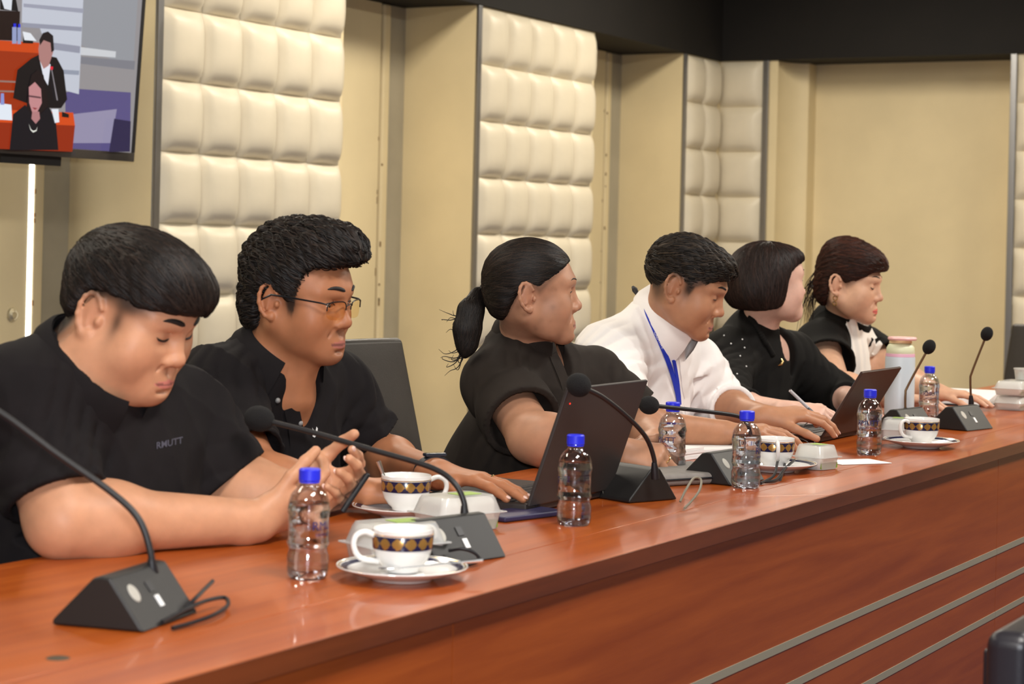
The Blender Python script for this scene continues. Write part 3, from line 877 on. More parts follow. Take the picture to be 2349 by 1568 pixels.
def make_person(d, label):
    """body, clothes and hair of one seated person from the joints in d"""
    h = d['head']; SL, SR, N, hip = d['SL'], d['SR'], d['N'], d['hip']
    u = unit(N-hip); s = unit((SL-SR)-((SL-SR)@u)*u); f = np.cross(s, u)*-1
    f = np.cross(u, s)*-1 if (np.cross(u, s)@V(0, -1, 0)) < 0 else np.cross(u, s)
    d['T'] = T = np.stack([s, f, u])
    base = V(hip[0], hip[1], 0)
    par = thing('person', label, 'person', base)
    bz = V(*base)
    # ---- body
    top = h.w(0, 0, .12)
    pts = [hip, SL, SR, d['EL'], d['ER'], d['WL'], d['WR'], top, h.w(.1, .12, -.1), h.w(-.1, -.12, 0), h.w(-.1, .12, 0)]+[d['W'+q]+unit(d['H'+q][0])*.17 for q in 'LR']
    hz0 = h.w(0, .06, -.14)[2]-.01
    P = np.array(pts); lo, hi = P.min(0)-.09, P.max(0)+.06; lo[2] = max(lo[2], .60)
    hc = h.w(0, 0, 0)
    F = Field(lo, hi, .0036, fx=((hc[0]-.12, hc[0]+.12, .0026),), fy=((hc[1]-.13, hc[1]+.13, .0026),), fz=((hz0, hi[2], d.get('res', .0024)),))
    build_head(F, h, d['face'])
    nr = d.get('neck', .052)
    ring = d['ring'] = ring_of(*d['neckpts'], SL-SR)
    F.do(h.cap((0, -.020, -.035), tuple(h.loc(ring[0]-ring[1]*.01)), nr/h.sc, (nr+.003)/h.sc), .03)
    F.do(cap(ring[0]-ring[1]*.01, N-u*.03, nr+.003, nr+.012), .03)
    fat = d['face'].get('fat', 0)
    if fat > .5: F.do(h.ell((0, .012, -.099), (.060, .056, .029)), .035)
    if 'throat' in d: F.do(cap(h.w(0, .025, -.10), d['throat'], .022, .03), .03)
    torso(F, d, d.get('under', -.012))
    ra = d.get('arm', (.046, .041, .027))
    for q in 'LR': arm(F, d['S'+q], d['E'+q], d['W'+q], *ra)
    nl = []
    for q in 'LR':
        dd, nn, sd, kw = d['H'+q]
        F.do(cap(d['W'+q]-unit(dd)*.02, d['W'+q]+unit(dd)*.02, ra[2]*.98, .024*kw.get('sc', 1), unit(nn), .8), .015)
        fg, th = hand(F, d['W'+q], V(*dd), V(*nn), V(*sd), **kw)
        nails(nl, fg, unit(V(*nn)), kw.get('sc', 1))
        d['F'+q] = (fg, th)
    fs0, us0 = zip(*d['hair']['line']); d['face'].setdefault('edge', (fs0, us0, d['hair'].get('edgek', .8), d['hair'].get('edgew', .014)))
    bo, P = finish('body', F, M_skin, par, bz, lambda P: face_colour(P, h, d['skin'], d['face']))
    d['BF'] = F
    for c_, r_, M_ in nl: q_ = MB(); q_.sphere(c_-bz, r_, 10, 6, M_); q_.build('fingernail', M_nail, bo, smooth=True)
    eyes(F, h, par, d['face'], bz)
    # ---- hair
    hd = d['hair']
    c = h.w(0, -.01, .02)
    r = hd.get('reach', .16)
    Hf = Field(c-r, c+r, .003)
    for pr in hd['lobes']: Hf.do(h.ell(*pr[:2]), pr[2] if len(pr) > 2 else .02)
    fs, us = zip(*hd['line']); hairline(Hf, h, fs, us, hd.get('taper', .006))
    for c0, r0 in hd.get('cuts', ()): Hf.do(h.ell(c0, r0), .006, 's')
    rng = np.random.RandomState(hd.get('seed', 1))
    nz = sines(hd.get('seed', 1), 55, 6)
    Hf.warp(lambda x, y, z: hd.get('rough', .0012)*nz(x, y, z))
    c1, c2 = hd.get('c1', (.010, .008, .007)), hd.get('c2', (.035, .022, .016))
    HP, HQ = Hf.mesh()
    sv, sf, sc_ = strands(Hf, rng, HP[rng.randint(0, len(HP), hd.get('n', 1500)*3)], lambda P: hd['flow'](h.loc(P)) @ h.M, hd.get('len', .05), hd.get('wid', .0035)*.55, droop=hd.get('droop', 0), lift=hd.get('lift', .0012)*.8, c1=c1, c2=c2)
    hv = [HP, sv]; hf_ = [HQ, sf+len(HP)]; hcol = [np.tile(np.asarray(c1)*.8, (len(HP), 1)), sc_]
    np_mesh('hair', np.concatenate(hv)-bz, np.concatenate(hf_), M_hair, par, np.concatenate(hcol))
    d['HF'] = Hf
    # ---- shirt
    sh = d['shirt']
    Sf = Field(lo-.03, np.array([hi[0]+.03, hi[1]+.03, max(N[2], SL[2], SR[2])+.12]), .004)
    torso(Sf, d, sh.get('g', .006))
    rg = d['ring']; nrs = sh.get('rs', nr+.010)
    Sf.do(cap((SL+SR)/2-u*.05, rg[0]-rg[1]*.030, .085, (nrs+rg[3])/2+.004), .05)
    for q in 'LR':
        S, E, Wr = d['S'+q], d['E'+q], d['W'+q]
        t, r0, r1 = sh['sleeve']; flare = sh.get('cuff')
        if t <= 1:
            e = S+(E-S)*t; a = unit(E-S)
            Sf.do(cap(S, e, r0, r1), .03)
        else:
            Sf.do(cap(S, E, r0, (r0+r1)/2), .03); e = E+(Wr-E)*(t-1); a = unit(Wr-E); Sf.do(cap(E, e, (r0+r1)/2, r1), .02)
        d['cuff'+q] = (e, a)
    folds(Sf, sh.get('amp', .004), sh.get('freq', 6), sh.get('seed', 3), strong=[(d['E'+q]*.25+d['S'+q]*.75-T[2]*.03, unit((d['E'+q]-d['S'+q])*.8+T[0]*.2), .11, .8) for q in 'LR']+[(d['E'+q]*.8+d['S'+q]*.2, unit(d['E'+q]-d['S'+q]), .07, .7) for q in 'LR']+list(sh.get('strong', ())))
    for q in 'LR':
        e, a = d['cuff'+q]; t, r0, r1 = sh['sleeve']
        if sh.get('cuff'):
            w, dr = sh['cuff']
            Sf.do(cap(e-a*w*.5, e+a*w*.5, r1+dr), .004)
        # open end: plane cut near the cuff only, then hollowed
        c0 = e+a*(r1*.0+.004 if not sh.get('cuff') else sh['cuff'][0]*.5)
        Sf.do(rbox(c0+a*.08, (.08+.0, r1+.04, r1+.04), .002, np.stack([a, unit(np.cross(a, V(0, .3, 1))), unit(np.cross(a, np.cross(a, V(0, .3, 1))))])), 0, 's') if t <= 1 or True else None
        Sf.do(cap(c0-a*.004, c0+a*.03, r1-.0085), .0, 's')
    Sf.do(ell(rg[0]+rg[1]*.055, (nrs, rg[3], .072), np.stack([np.cross(rg[1], rg[2]), rg[2], rg[1]])), .004, 's')
    for c0, r0 in sh.get('neckcut', ()): Sf.do(ell(c0, r0, T), .006, 's')
    for pr in sh.get('extra', ()): Sf.do(pr, .02)
    for pr in sh.get('extracut', ()): Sf.do(pr, .004, 's')
    so, _ = finish('shirt', Sf, sh['mat'], par, bz)
    d['SF'] = Sf; d['par'] = par; d['bz'] = bz
    for k in ('label',):
        if k in sh: so[k] = sh[k]
    if 'collar' in sh:
        ck = dict(sh['collar']); collar(par, bz, rg, nrs, ck.pop('open'), ck.pop('drop'), sh['mat'], **ck)
    legs(par, bz, hip, d.get('hipw', .16), T, hip[1]-.40, d.get('trousers', M_trous))
    return par
def down(L):       # flows used by the hair: directions in the head's own frame (side, front, up)
    return np.stack([L[:, 0]*.2, -.1+0*L[:, 0], -np.ones(len(L))], 1)
PEOPLE = []
# ---- 1: heavy-set young man in a black polo, looking down at a phone
d = dict(neckpts=(W(134, 752, .735), W(285, 935, .615)), head=Head((2.295, .62, 1.095), 5, 22, 1.6, .97), N=V(2.325, .72, .992), SR=V(2.185, .725, .955), SL=V(2.485, .69, .915), hip=V(2.40, .90, .56),
         ER=V(2.158, .625, .800), EL=V(2.53, .60, .800), WR=V(2.42, .480, .784), WL=V(2.535, .50, .815), fat=1., hipw=.2, neck=.066,
         arm=(.060, .051, .031), res=.0022, skin=(.56, .275, .155),
         face=dict(fat=1., eye=0, nose=1.05, jaw=1.05, beard=.12, brow=(.0165, .0044), lipc=(.62, .20, .18), lips=.8, ear=1.1, lash=.0019,
                   fade=((-.075, -.045, .030, .034, 1.5), (.026, -.006, .009, .026, .75), (-.02, .03, .03, .018, 1.), (.035, .022, .022, .014, .8))),
         hair=dict(lobes=[((0, -.014, .032), (.085, .112, .087)), ((0, .064, .058), (.068, .050, .040), .03), ((-.02, .03, .082), (.055, .06, .036), .03), ((0, -.052, -.018), (.070, .052, .046), .03)],
                   line=((-.15, -.062), (-.09, -.058), (-.062, -.048), (-.048, -.012), (-.036, .020), (-.01, .030), (.02, .028), (.045, .028), (.08, .036), (.15, .040)),
                   flow=lambda L: np.stack([L[:, 0]*2+.25, np.ones(len(L)), -.35-4*np.maximum(L[:, 1]-.06, 0)], 1), n=2200, len=.07, wid=.004, seed=3, lift=.002, edgew=.022, edgek=.85, taper=.007),
         shirt=dict(mat=M_polo, sleeve=(.80, .076, .072), g=.010, amp=.015, freq=5, seed=4, collar=dict(open=16, drop=.012, tip=.035),
                    ),
         HR=((.80, -.40, .22), (-.15, -.80, -.45), (-.1, -.3, .9), dict(curl=(32, 34, 36, 38), thumb=(40, 25), spread=.6)),
         HL=((.05, -.90, .10), (.75, -.1, -.5), (-.35, -.1, .85), dict(curl=(34, 36, 38, 40), thumb=(45, 25), spread=.5)))
PEOPLE.append((d, 'person in a lettered black polo shirt bent over a phone held in both hands'))
# ---- 2: young man with glasses typing
d = dict(neckpts=(W(586, 765, .83), W(690, 868, .725)), head=Head((2.872, .73, 1.109), 4, 6.7, 2.5, .95), N=V(2.912, .815, .99), SR=V(2.775, .83, .94), SL=V(3.07, .80, .922), hip=V(2.98, 1.0, .56),
         ER=V(2.675, .665, .802), EL=V(3.145, .735, .800), WR=V(2.800, .565, .785), WL=V(2.985, .510, .800), hipw=.16, neck=.052,
         arm=(.046, .040, .027), res=.0024, skin=(.41, .165, .078),
         face=dict(eye=.85, lid=-.009, gaze=(.05, -.25), beard=.35, brow=(.0185, .0042), lipc=(.46, .15, .13), lips=.85, ear=1.05, nose=1.02,
                   fade=((.026, -.012, .012, .022, .8),)), throat=V(2.885, .745, .93), under=-.002,
         hair=dict(lobes=[((0, -.012, .042), (.088, .106, .092)), ((0, .045, .085), (.066, .066, .050), .03), ((.01, .07, .085), (.05, .042, .032), .03), ((0, -.06, -.03), (.07, .05, .06), .03)],
                   line=((-.15, -.082), (-.085, -.085), (-.055, -.070), (-.042, -.005), (-.015, .016), (.010, .006), (.020, -.022), (.030, -.026), (.036, .02), (.048, .056), (.085, .066), (.14, .080)),
                   flow=lambda L: np.stack([L[:, 0]*6, -.9+0*L[:, 0], .5-8*np.maximum(-L[:, 1]-.02, 0)-6*np.maximum(.04-L[:, 2], 0)], 1), n=2200, len=.04, wid=.004, seed=8, lift=.004, rough=.003),
         shirt=dict(mat=M_polo, sleeve=(.72, .064, .066), g=.012, amp=.016, freq=6, seed=14, collar=dict(open=52, drop=.020, tip=.045, flare=.022),
                    neckcut=[(V(2.885, .71, .965), (.044, .085, .070)), (V(2.888, .69, .915), (.022, .07, .060)), (V(2.890, .68, .885), (.010, .06, .050))]),
         HR=((.70, -.62, .10), (.1, -.1, 1), (-.5, -.6, 0), dict(curl=(50, 55, 60, 60), thumb=(30, 20), spread=.5)),
         HL=((-.06, -.95, -.02), (.05, 0, 1), (-1, 0, 0), dict(curl=(9, 9, 9, 10), thumb=(35, 15), spread=1.5)))
PEOPLE.append((d, 'person with glasses and an open-necked black polo shirt typing on a laptop'))
# ---- 3: woman with a ponytail and dark shirt, in profile
d = dict(neckpts=(W(1165, 735, .84), W(1258, 795, .745)), head=Head((3.745, .75, 1.111), 35, -2, 3.2, 1.0), N=V(3.80, .80, .985), SR=V(3.745, .82, .905), SL=V(3.99, .725, .90), hip=V(3.90, 1.0, .55),
         ER=V(3.615, .665, .808), EL=V(4.03, .62, .795), WR=V(3.565, .45, .800), WL=V(3.80, .475, .800), hipw=.17, neck=.050,
         arm=(.053, .049, .028), res=.0026, skin=(.47, .235, .14),
         face=dict(eye=.5, lid=-.010, gaze=(0, -.1), brow=(.016, .0018), lipc=(.46, .19, .15), spots=True, jaw=.98, back=-.006),
         hair=dict(lobes=[((0, -.004, .027), (.081, .098, .080)), ((0, -.06, -.02), (.06, .035, .05), .03)],
                   line=((-.15, -.075), (-.06, -.072), (-.045, -.035), (-.032, -.005), (-.02, .014), (.0, .012), (.012, -.002), (.03, .016), (.05, .034), (.08, .056), (.12, .064)),
                   flow=lambda L: np.stack([-L[:, 0]*4, -1+0*L[:, 0], -.1-1.5*L[:, 2]], 1), n=1700, len=.07, wid=.0025, seed=5, lift=.0006, rough=.0006, c2=(.05, .03, .02), edgek=.5, taper=.004),
         shirt=dict(mat=M_polo2, sleeve=(.60, .074, .078), cuff=(.050, .006), g=.012, collar=dict(open=22, drop=.020, tip=.05, flare=.02), amp=.011, freq=5, seed=21,
                    neckcut=[(V(3.84, .71, .975), (.016, .07, .05))]),
         HR=((.35, -.85, -.10), (-.55, -.3, .75), (.7, 0, .6), dict(curl=(45, 50, 52, 55), thumb=(50, 10), spread=.3, sc=.95)),
         HL=((-.85, -.35, .02), (0, -.2, 1), (0, 1, .2), dict(curl=(28, 30, 32, 34), thumb=(30, 15), spread=.4, sc=.95)))
PEOPLE.append((d, 'person in a dark collared shirt with rolled sleeves, hands clasped on a notebook'))
# ---- 4: man in a white shirt with a blue lanyard
d = dict(neckpts=(W(1493, 672, .765), W(1570, 778, .665)), head=Head((4.332, .65, 1.122), 16, 19, 3, .98), N=V(4.375, .765, 1.005), SR=V(4.255, .805, .94), SL=V(4.54, .735, .915), hip=V(4.40, 1.02, .56),
         ER=V(4.02, .655, .808), EL=V(4.585, .655, .812), WR=V(4.165, .475, .792), WL=V(4.41, .475, .812), hipw=.17, neck=.054,
         arm=(.048, .042, .028), res=.0026, skin=(.46, .22, .12),
         face=dict(eye=.22, lid=-.012, brow=(.018, .0032), lipc=(.50, .19, .16), lips=.85, ear=1.1, back=-.006,
                   fade=((-.055, -.035, .025, .03, 1.), (.018, -.004, .012, .022, .9), (-.02, .028, .03, .016, 1.))), 
         hair=dict(lobes=[((0, -.010, .030), (.081, .098, .083)), ((0, .055, .060), (.062, .048, .034), .03)],
                   line=((-.15, -.035), (-.075, -.035), (-.05, -.02), (-.035, .014), (-.02, .022), (.0, .022), (.015, .006), (.024, -.012), (.034, .010), (.048, .020), (.075, .040), (.13, .054)),
                   flow=lambda L: np.stack([L[:, 0]*2+.2, np.ones(len(L)), .25-3*np.maximum(L[:, 1]-.05, 0)-6*np.maximum(.03-L[:, 2], 0)], 1), n=1700, len=.045, wid=.0034, seed=12, lift=.004, rough=.002, c2=(.06, .04, .025)),
         shirt=dict(mat=M_shirtw, sleeve=(1.18, .074, .058), cuff=(.04, .004), g=.018, collar=dict(open=14, drop=.022, tip=.045, flare=.016, stand=.03), amp=.017, freq=5, seed=33,
                    ),
         HR=((.45, -.85, .08), (-.1, -.1, 1), (.85, .4, 0), dict(curl=(16, 18, 20, 22), thumb=(30, 15), spread=.8)),
         HL=((.45, -.75, .10), (-.25, -.1, .95), (-.8, -.4, 0), dict(curl=(22, 22, 24, 26), thumb=(42, 12), spread=1.0)))
PEOPLE.append((d, 'person in a white shirt with a blue lanyard, leaning over a laptop'))
# ---- 5: woman with a bob, turned away
d = dict(neckpts=(W(1705, 722, .835), W(1785, 765, .745)), head=Head((5.105, .75, 1.124), 48, -4, .6, .98), N=V(5.145, .81, .985), SR=V(5.055, .845, .905), SL=V(5.295, .76, .895), hip=V(5.14, 1.03, .55),
         ER=V(4.83, .74, .800), EL=V(5.33, .62, .80), WR=V(4.755, .545, .802), WL=V(5.13, .50, .80), hipw=.16, neck=.043,
         arm=(.040, .036, .023), res=.0028, skin=(.70, .43, .33),
         face=dict(eye=.8, lid=-.009, brow=(.019, .0022), lipc=(.60, .22, .20), nose=.95, jaw=.95, back=.006),
         hair=dict(lobes=[((0, -.014, .024), (.090, .106, .084)), ((.058, -.040, -.025), (.040, .068, .062), .03), ((-.058, -.040, -.025), (.040, .068, .062), .03), ((0, -.075, -.02), (.07, .042, .06), .03), ((0, .055, .058), (.06, .046, .028), .03)],
                   line=((-.15, -.080), (-.05, -.078), (-.012, -.074), (.004, -.070), (.010, -.04), (.016, -.004), (.03, .024), (.06, .042), (.09, .050), (.14, .056)),
                   flow=lambda L: np.stack([L[:, 0]*3, .3*np.sign(L[:, 1])*(L[:, 2] > .05), -1+0*L[:, 0]], 1), n=1500, len=.08, wid=.0035, seed=6, lift=.001, rough=.0006, c1=(.014, .008, .006), c2=(.045, .022, .016), taper=0, edgek=.3),
         shirt=dict(mat=M_blouse, sleeve=(1.35, .070, .046), g=.012, amp=.009, freq=6, seed=41,
                    neckcut=[(V(5.19, .735, .975), (.028, .07, .085)), (V(5.205, .72, .92), (.015, .06, .06))]),
         HR=((.42, -.80, -.02), (-.45, -.1, .85), (.85, .3, .4), dict(curl=(30, 34, 38, 42), thumb=(38, 10), spread=.6, sc=.88)),
         HL=((-.7, -.6, 0), (0, 0, 1), (-.4, .6, 0), dict(curl=(20, 20, 22, 24), thumb=(30, 15), spread=.6, sc=.88)))
PEOPLE.append((d, 'person in a black blouse with beaded sleeve, turned away and holding a pen'))
# ---- 6: woman in black and white with a bow
d = dict(neckpts=(W(1905, 695, .86), W(1985, 752, .755)), head=Head((5.832, .78, 1.118), 5, 6, 1.3, 1.015), N=V(5.885, .845, .99), SR=V(5.775, .845, .91), SL=V(6.075, .81, .89), hip=V(5.94, 1.02, .55),
         ER=V(5.605, .735, .800), EL=V(6.02, .66, .80), WR=V(5.475, .515, .795), WL=V(5.80, .485, .795), hipw=.19, neck=.050,
         arm=(.058, .050, .028), res=.0028, skin=(.64, .37, .24),
         face=dict(eye=0, brow=(.019, .0024), lipc=(.70, .10, .10), fat=.45, nose=.95, blush=1.3, lash=.0017, back=-.012),
         hair=dict(lobes=[((0, -.002, .036), (.086, .100, .086)), ((0, .052, .055), (.074, .058, .045), .03), ((0, -.055, -.03), (.066, .045, .06), .03), ((0, -.02, .085), (.06, .06, .04), .03)],
                   line=((-.15, -.095), (-.07, -.09), (-.048, -.06), (-.034, -.01), (-.02, .010), (.0, .006), (.014, -.012), (.03, -.004), (.05, .014), (.08, .036), (.11, .044), (.15, .044)),
                   flow=lambda L: np.stack([L[:, 0]*3, -1+0*L[:, 0], .1-5*np.maximum(-L[:, 1]-.02, 0)-4*np.maximum(.03-L[:, 2], 0)], 1), n=1500, len=.06, wid=.003, seed=9, lift=.0015, c1=(.022, .009, .006), c2=(.10, .032, .018), taper=.004, edgek=.4),
         shirt=dict(mat=M_blouse, sleeve=(.40, .074, .092), g=.012, amp=.006, freq=6, seed=51,
                    ),
         HR=((.30, -.92, 0), (0, 0, 1), (.9, .3, 0), dict(curl=(14, 16, 18, 20), thumb=(30, 15), spread=.7, sc=.9)),
         HL=((.05, -.95, -.02), (0, 0, 1), (-1, 0, 0), dict(curl=(12, 12, 14, 16), thumb=(30, 15), spread=.9, sc=.9)))
PEOPLE.append((d, 'person in a black and white blouse with a bow and gold earrings'))
for d, lb in PEOPLE: make_person(d, lb)
# ---------------------------------------------------------------- what the people wear
def ribbon(m, pts, nrm, w, th):
    """flat strap along points lying on a surface"""
    n = len(pts); vs = []
    for i in range(n):
        t = unit(pts[min(i+1, n-1)]-pts[max(i-1, 0)]); b = unit(np.cross(t, nrm[i]))
        for a, c in ((-1, 0), (1, 0), (1, 1), (-1, 1)): vs.append(pts[i]+b*a*w/2+nrm[i]*th*c)
    fs = [(i*4+k, i*4+(k+1) % 4, i*4+4+(k+1) % 4, i*4+4+k) for i in range(n-1) for k in range(4)]+[(0, 1, 2, 3), (n*4-1, n*4-2, n*4-3, n*4-4)]
    m.add(vs, fs)
def dense(px, n=6): return [tuple(p) for p in spline([V(*p) for p in px], n)]
def on_surface(F, px, out=.001):
    P = np.array(hits(F, px, out)); return P, F.grad(P)
def rel(m, bz): m.v = [tuple(np.asarray(v)-bz) for v in m.v]; return m
D1, D2, D3, D4, D5, D6 = [q[0] for q in PEOPLE]
def mapped_text(dd, s, c, wpx, slant, mt, name, rows=1.0):
    """lettering stitched on the chest: every point laid on the cloth"""
    v, f = text_mesh(s, 1.0, True); k = wpx/(v[:, 0].max()-v[:, 0].min())
    P = [hit(dd['SF'], c[0]+x*k, c[1]-y*k*rows+x*k*slant, .0015) for x, y, _ in v]
    if any(p is None for p in P): return
    m = MB(); m.add(P, f); rel(m, dd['bz']).build(name, mt, dd['par'], fix=False)
mapped_text(D1, 'RMUTT', (389, 1016), 60, -.22, M_grey_thread, 'embroidered_letters', 1.15)
# polo placket buttons and the small white bird on the second man's chest
for dd, px in ((D2, ((637, 918), (689, 970))),):
    for p in px:
        q = hit(dd['SF'], *p)
        if q is not None: m = MB(); m.sphere(q, (.005, .005, .005), 10, 6); rel(m, dd['bz']).build('button', M_btn, dd['par'], smooth=True)
M_stitch = mat('white_stitching', (.8, .8, .8), .7)
m = MB()
poly = [(716, 980), (719, 988), (717, 1000), (722, 1003), (728, 995), (729, 982), (726, 978), (724, 988), (721, 988)]
P = [hit(D2['SF'], x, y, .0015) for x, y in poly]
if all(p is not None for p in P): m.add(P, [tuple(range(len(P)))]); rel(m, D2['bz']).build('bird_emblem', M_stitch, D2['par'], fix=False)
# plackets: the folded front edge of polo and shirts, laid on the cloth
for dd, px, w in ((D2, ((668, 935), (678, 985), (684, 1040), (688, 1085)), .028), (D4, ((1562, 800), (1568, 850), (1574, 905), (1577, 950)), .026), (D3, ((1268, 812), (1285, 850), (1300, 890)), .026)):
    P, G = on_surface(dd['SF'], dense(px), .0005)
    m = MB(); ribbon(m, P, G, w, .0018); rel(m, dd['bz']).build('placket', dd['shirt']['mat'], dd['par'], smooth=True)

# glasses of the second man: half-rim frame, amber lenses
h = D2['head']; bz = D2['bz']; par = D2['par']
M_frame = mat('black_metal_frame', (.02, .02, .022), .3, metal=.4)
m_l, nt, b = new_mat('amber_lens'); nt.nodes.remove(b)
tr = nt.nodes.new('ShaderNodeBsdfTransparent'); tr.inputs[0].default_value = (1, .88, .64, 1); gl = nt.nodes.new('ShaderNodeBsdfGlossy'); gl.inputs['Roughness'].default_value = .03
mx = nt.nodes.new('ShaderNodeMixShader'); mx.inputs[0].default_value = .07
nt.links.new(tr.outputs[0], mx.inputs[1]); nt.links.new(gl.outputs[0], mx.inputs[2]); nt.links.new(mx.outputs[0], nt.nodes['Material Output'].inputs[0])
gp = bpy.data.objects.new('eyeglasses', None); COL.objects.link(gp); gp.parent = par; gp['label'] = 'half-rim glasses with amber lenses'
for q in (-1, 1):
    out = []
    for a in np.linspace(0, 2*math.pi, 29):
        ca, sa = math.cos(a), math.sin(a)
        x = .0255*math.copysign(abs(ca)**.6, ca); z = .0165*math.copysign(abs(sa)**.6, sa)
        out.append((q*.034+x, .1065-.010*((x*q+.0255)/.051)**2-.004, -.016+z))
    m = MB(); m.add([h.w(*p)-bz for p in out[:-1]], [tuple(range(28))]); m.build('lens', m_l, gp, fix=False)
    up = [p for p in out if p[2] > -.020]; up.sort(key=lambda p: p[0])
    m = MB(); m.tube([h.w(p[0], p[1]+.0008, p[2]+.0004)-bz for p in up], .0011, 6); m.build('rim', M_frame, gp, smooth=True)
    m = MB(); m.tube([h.w(*p)-bz for p in ((q*.0600, .093, -.004), (q*.067, .085, -.002), (q*.0785, .03, .000), (q*.084, -.010, .000), (q*.085, -.03, -.012))], [.0014, .0016, .0018, .0018, .0016], 6); m.build('temple', M_frame, gp, smooth=True)
m = MB(); m.tube([h.w(*p)-bz for p in ((-.0095, .104, -.008), (-.004, .108, -.004), (.004, .108, -.004), (.0095, .104, -.008))], .0011, 6); m.build('bridge', M_frame, gp, smooth=True)
# fitness band on his left wrist, ring on his hand
a = unit(D2['WL']-D2['EL']); c = D2['WL']-a*.018; s1 = unit(np.cross(a, V(0, 0, 1))); s2 = np.cross(s1, a)
m = MB(); vs = []
for t in np.linspace(0, 2*math.pi, 33)[:-1]:
    for e, r in ((-.008, .0315), (.008, .0300), (.008, .0335), (-.008, .0350)): vs.append(c+a*e+(s1*math.cos(t)*1.06+s2*math.sin(t)*.92)*r-bz)
m.add(vs, [(i*4+k, i*4+(k+1) % 4, ((i+1) % 32)*4+(k+1) % 4, ((i+1) % 32)*4+k) for i in range(32) for k in range(4)])
wb = m.build('wristband', M_rubber, par, smooth=True)
up = s2 if s2[2] > 0 else -s2
m = MB(); m.box((-.020, -.009, -.003), (.020, .009, .004)); o = m.build('watch_case', mat('watch_glass', (.03, .034, .045), .12), wb, bevel=.003)
o.matrix_basis = Matrix(np.vstack([np.column_stack([s1, a, up, c+up*.0325-bz]), [0, 0, 0, 1]]).tolist())
def ring_on(dd, side, fi, mt):
    fg = dd['F'+side][0][fi]; p = fg[0]+(fg[1]-fg[0])*.42; a = unit(fg[1]-fg[0]); s1 = unit(np.cross(a, V(0, 0, 1))); s2 = np.cross(s1, a)
    m = MB(); m.tube([p+(s1*math.cos(t)+s2*math.sin(t))*.0094-dd['bz'] for t in np.linspace(0, 6.2832, 25)], .0013, 6, caps=False); m.build('finger_ring', mt, dd['par'], smooth=True)
ring_on(D2, 'L', 2, M_gold); ring_on(D3, 'R', 1, M_gold)

# ponytail of the third person, gathered with a dark band, with loose ends
bz, par = D3['bz'], D3['par']
yb = .86
path = [W(*p, yb) for p in ((1140, 668), (1122, 668), (1098, 682), (1080, 715), (1072, 755), (1070, 790), (1066, 812))]
rad = [.016, .012, .018, .027, .029, .022, .006]
F = field_around(path, .06, .003)
for i in range(len(path)-1): F.do(cap(path[i], path[i+1], rad[i], rad[i+1], V(.4, 1, 0), .8), .012)
rng = np.random.RandomState(4); HP, HQ = F.mesh()
P0 = np.array(path)
def pf(P):
    k = np.argmin(((P[:, None]-P0[None])**2).sum(2), 1); k = np.clip(k, 0, len(P0)-2); dd = P0[k+1]-P0[k]; return dd/np.linalg.norm(dd, axis=1, keepdims=True)
sv, sf, sc_ = strands(F, rng, HP[rng.randint(0, len(HP), 2500)], pf, .07, .002, lift=.001)
loose = MB()
for k in range(20):
    i = rng.randint(3, 7); p = path[min(i, 6)]+rng.normal(size=3)*.008
    e = p+V(*(-RT*rng.uniform(.01, .055)))+V(0, 0, -rng.uniform(.0, .05)); e2 = e+V(*(-RT*rng.uniform(-.005, .02)))+V(0, 0, rng.uniform(-.012, .012))
    loose.tube(spline([p, (p+e)/2+V(0, 0, -.012), e, e2], 4), list(np.linspace(.0015, .0003, 13)), 4)
nv = len(HP)+len(sv); lv = np.array(loose.v); lq = np.array([f if len(f) == 4 else (f[0], f[1], f[2], f[3]) for f in loose.f if len(f) == 4])
np_mesh('ponytail', np.concatenate([HP, sv, lv])-bz, np.concatenate([HQ, sf+len(HP), lq+nv]), M_hair, par, np.concatenate([np.tile((.009, .007, .006), (len(HP), 1)), sc_, np.tile((.012, .009, .008), (len(lv), 1))]))
m = MB(); c = path[1]; t = unit(path[2]-path[0]); s1 = unit(np.cross(t, V(0, 0, 1))); s2 = np.cross(s1, t)
m.tube([c+(s1*math.cos(a)+s2*math.sin(a))*.019-bz for a in np.linspace(0, 6.2832, 25)], .0055, 8, caps=False); m.build('hair_band', M_rubber, par, smooth=True)
for k in range(18):      # wisps over the forehead
    pass
# bracelet beads on her right wrist
a = unit(D3['WR']-D3['ER']); s1 = unit(np.cross(a, V(0, 0, 1))); s2 = np.cross(s1, a)
for k, t in enumerate(np.linspace(0, 6.2832, 19)[:-1]):
    m = MB(); m.sphere(D3['WR']-a*.004+(s1*math.cos(t)+s2*math.sin(t)*.9)*.0295-bz, .0042, 10, 6); m.build('bracelet_bead', M_rubber if k % 3 else M_silver, par, smooth=True)

# lanyard of the fourth man
bz, par = D4['bz'], D4['par']
lp = bpy.data.objects.new('lanyard', None); COL.objects.link(lp); lp.parent = par; lp['label'] = 'blue printed neck strap'
for px, w in ((((1478, 690), (1487, 722), (1499, 750), (1513, 782), (1527, 815), (1539, 848), (1548, 880), (1553, 905), (1556, 928)), .0125), (((1545, 825), (1550, 850), (1555, 880), (1558, 905), (1560, 928)), .010)):
    P, G = on_surface(D4['SF'], dense(px), .004); m = MB(); ribbon(m, P, G, w, .0014); rel(m, bz).build('strap', M_lany, lp, smooth=True)
v, f = text_mesh('CREATIVE', 1.0)
k = 40/(v[:, 0].max()-v[:, 0].min()); P = []
for x, y, _ in v:
    t = (x*k)/20; cx, cy = 1512+t*9.5, 780+t*19; P.append(hit(D4['SF'], cx+y*k*.9, cy-y*k*.45, .0062))
if all(p is not None for p in P): m = MB(); m.add(P, f); rel(m, bz).build('strap_lettering', M_stitch, lp, fix=False)
m = MB(); m.tube([W(*p, .80)-bz for p in ((1452, 658), (1456, 664), (1462, 674))], [.004, .007, .005], 8); m.build('strap_clip', M_rubber, lp, smooth=True)

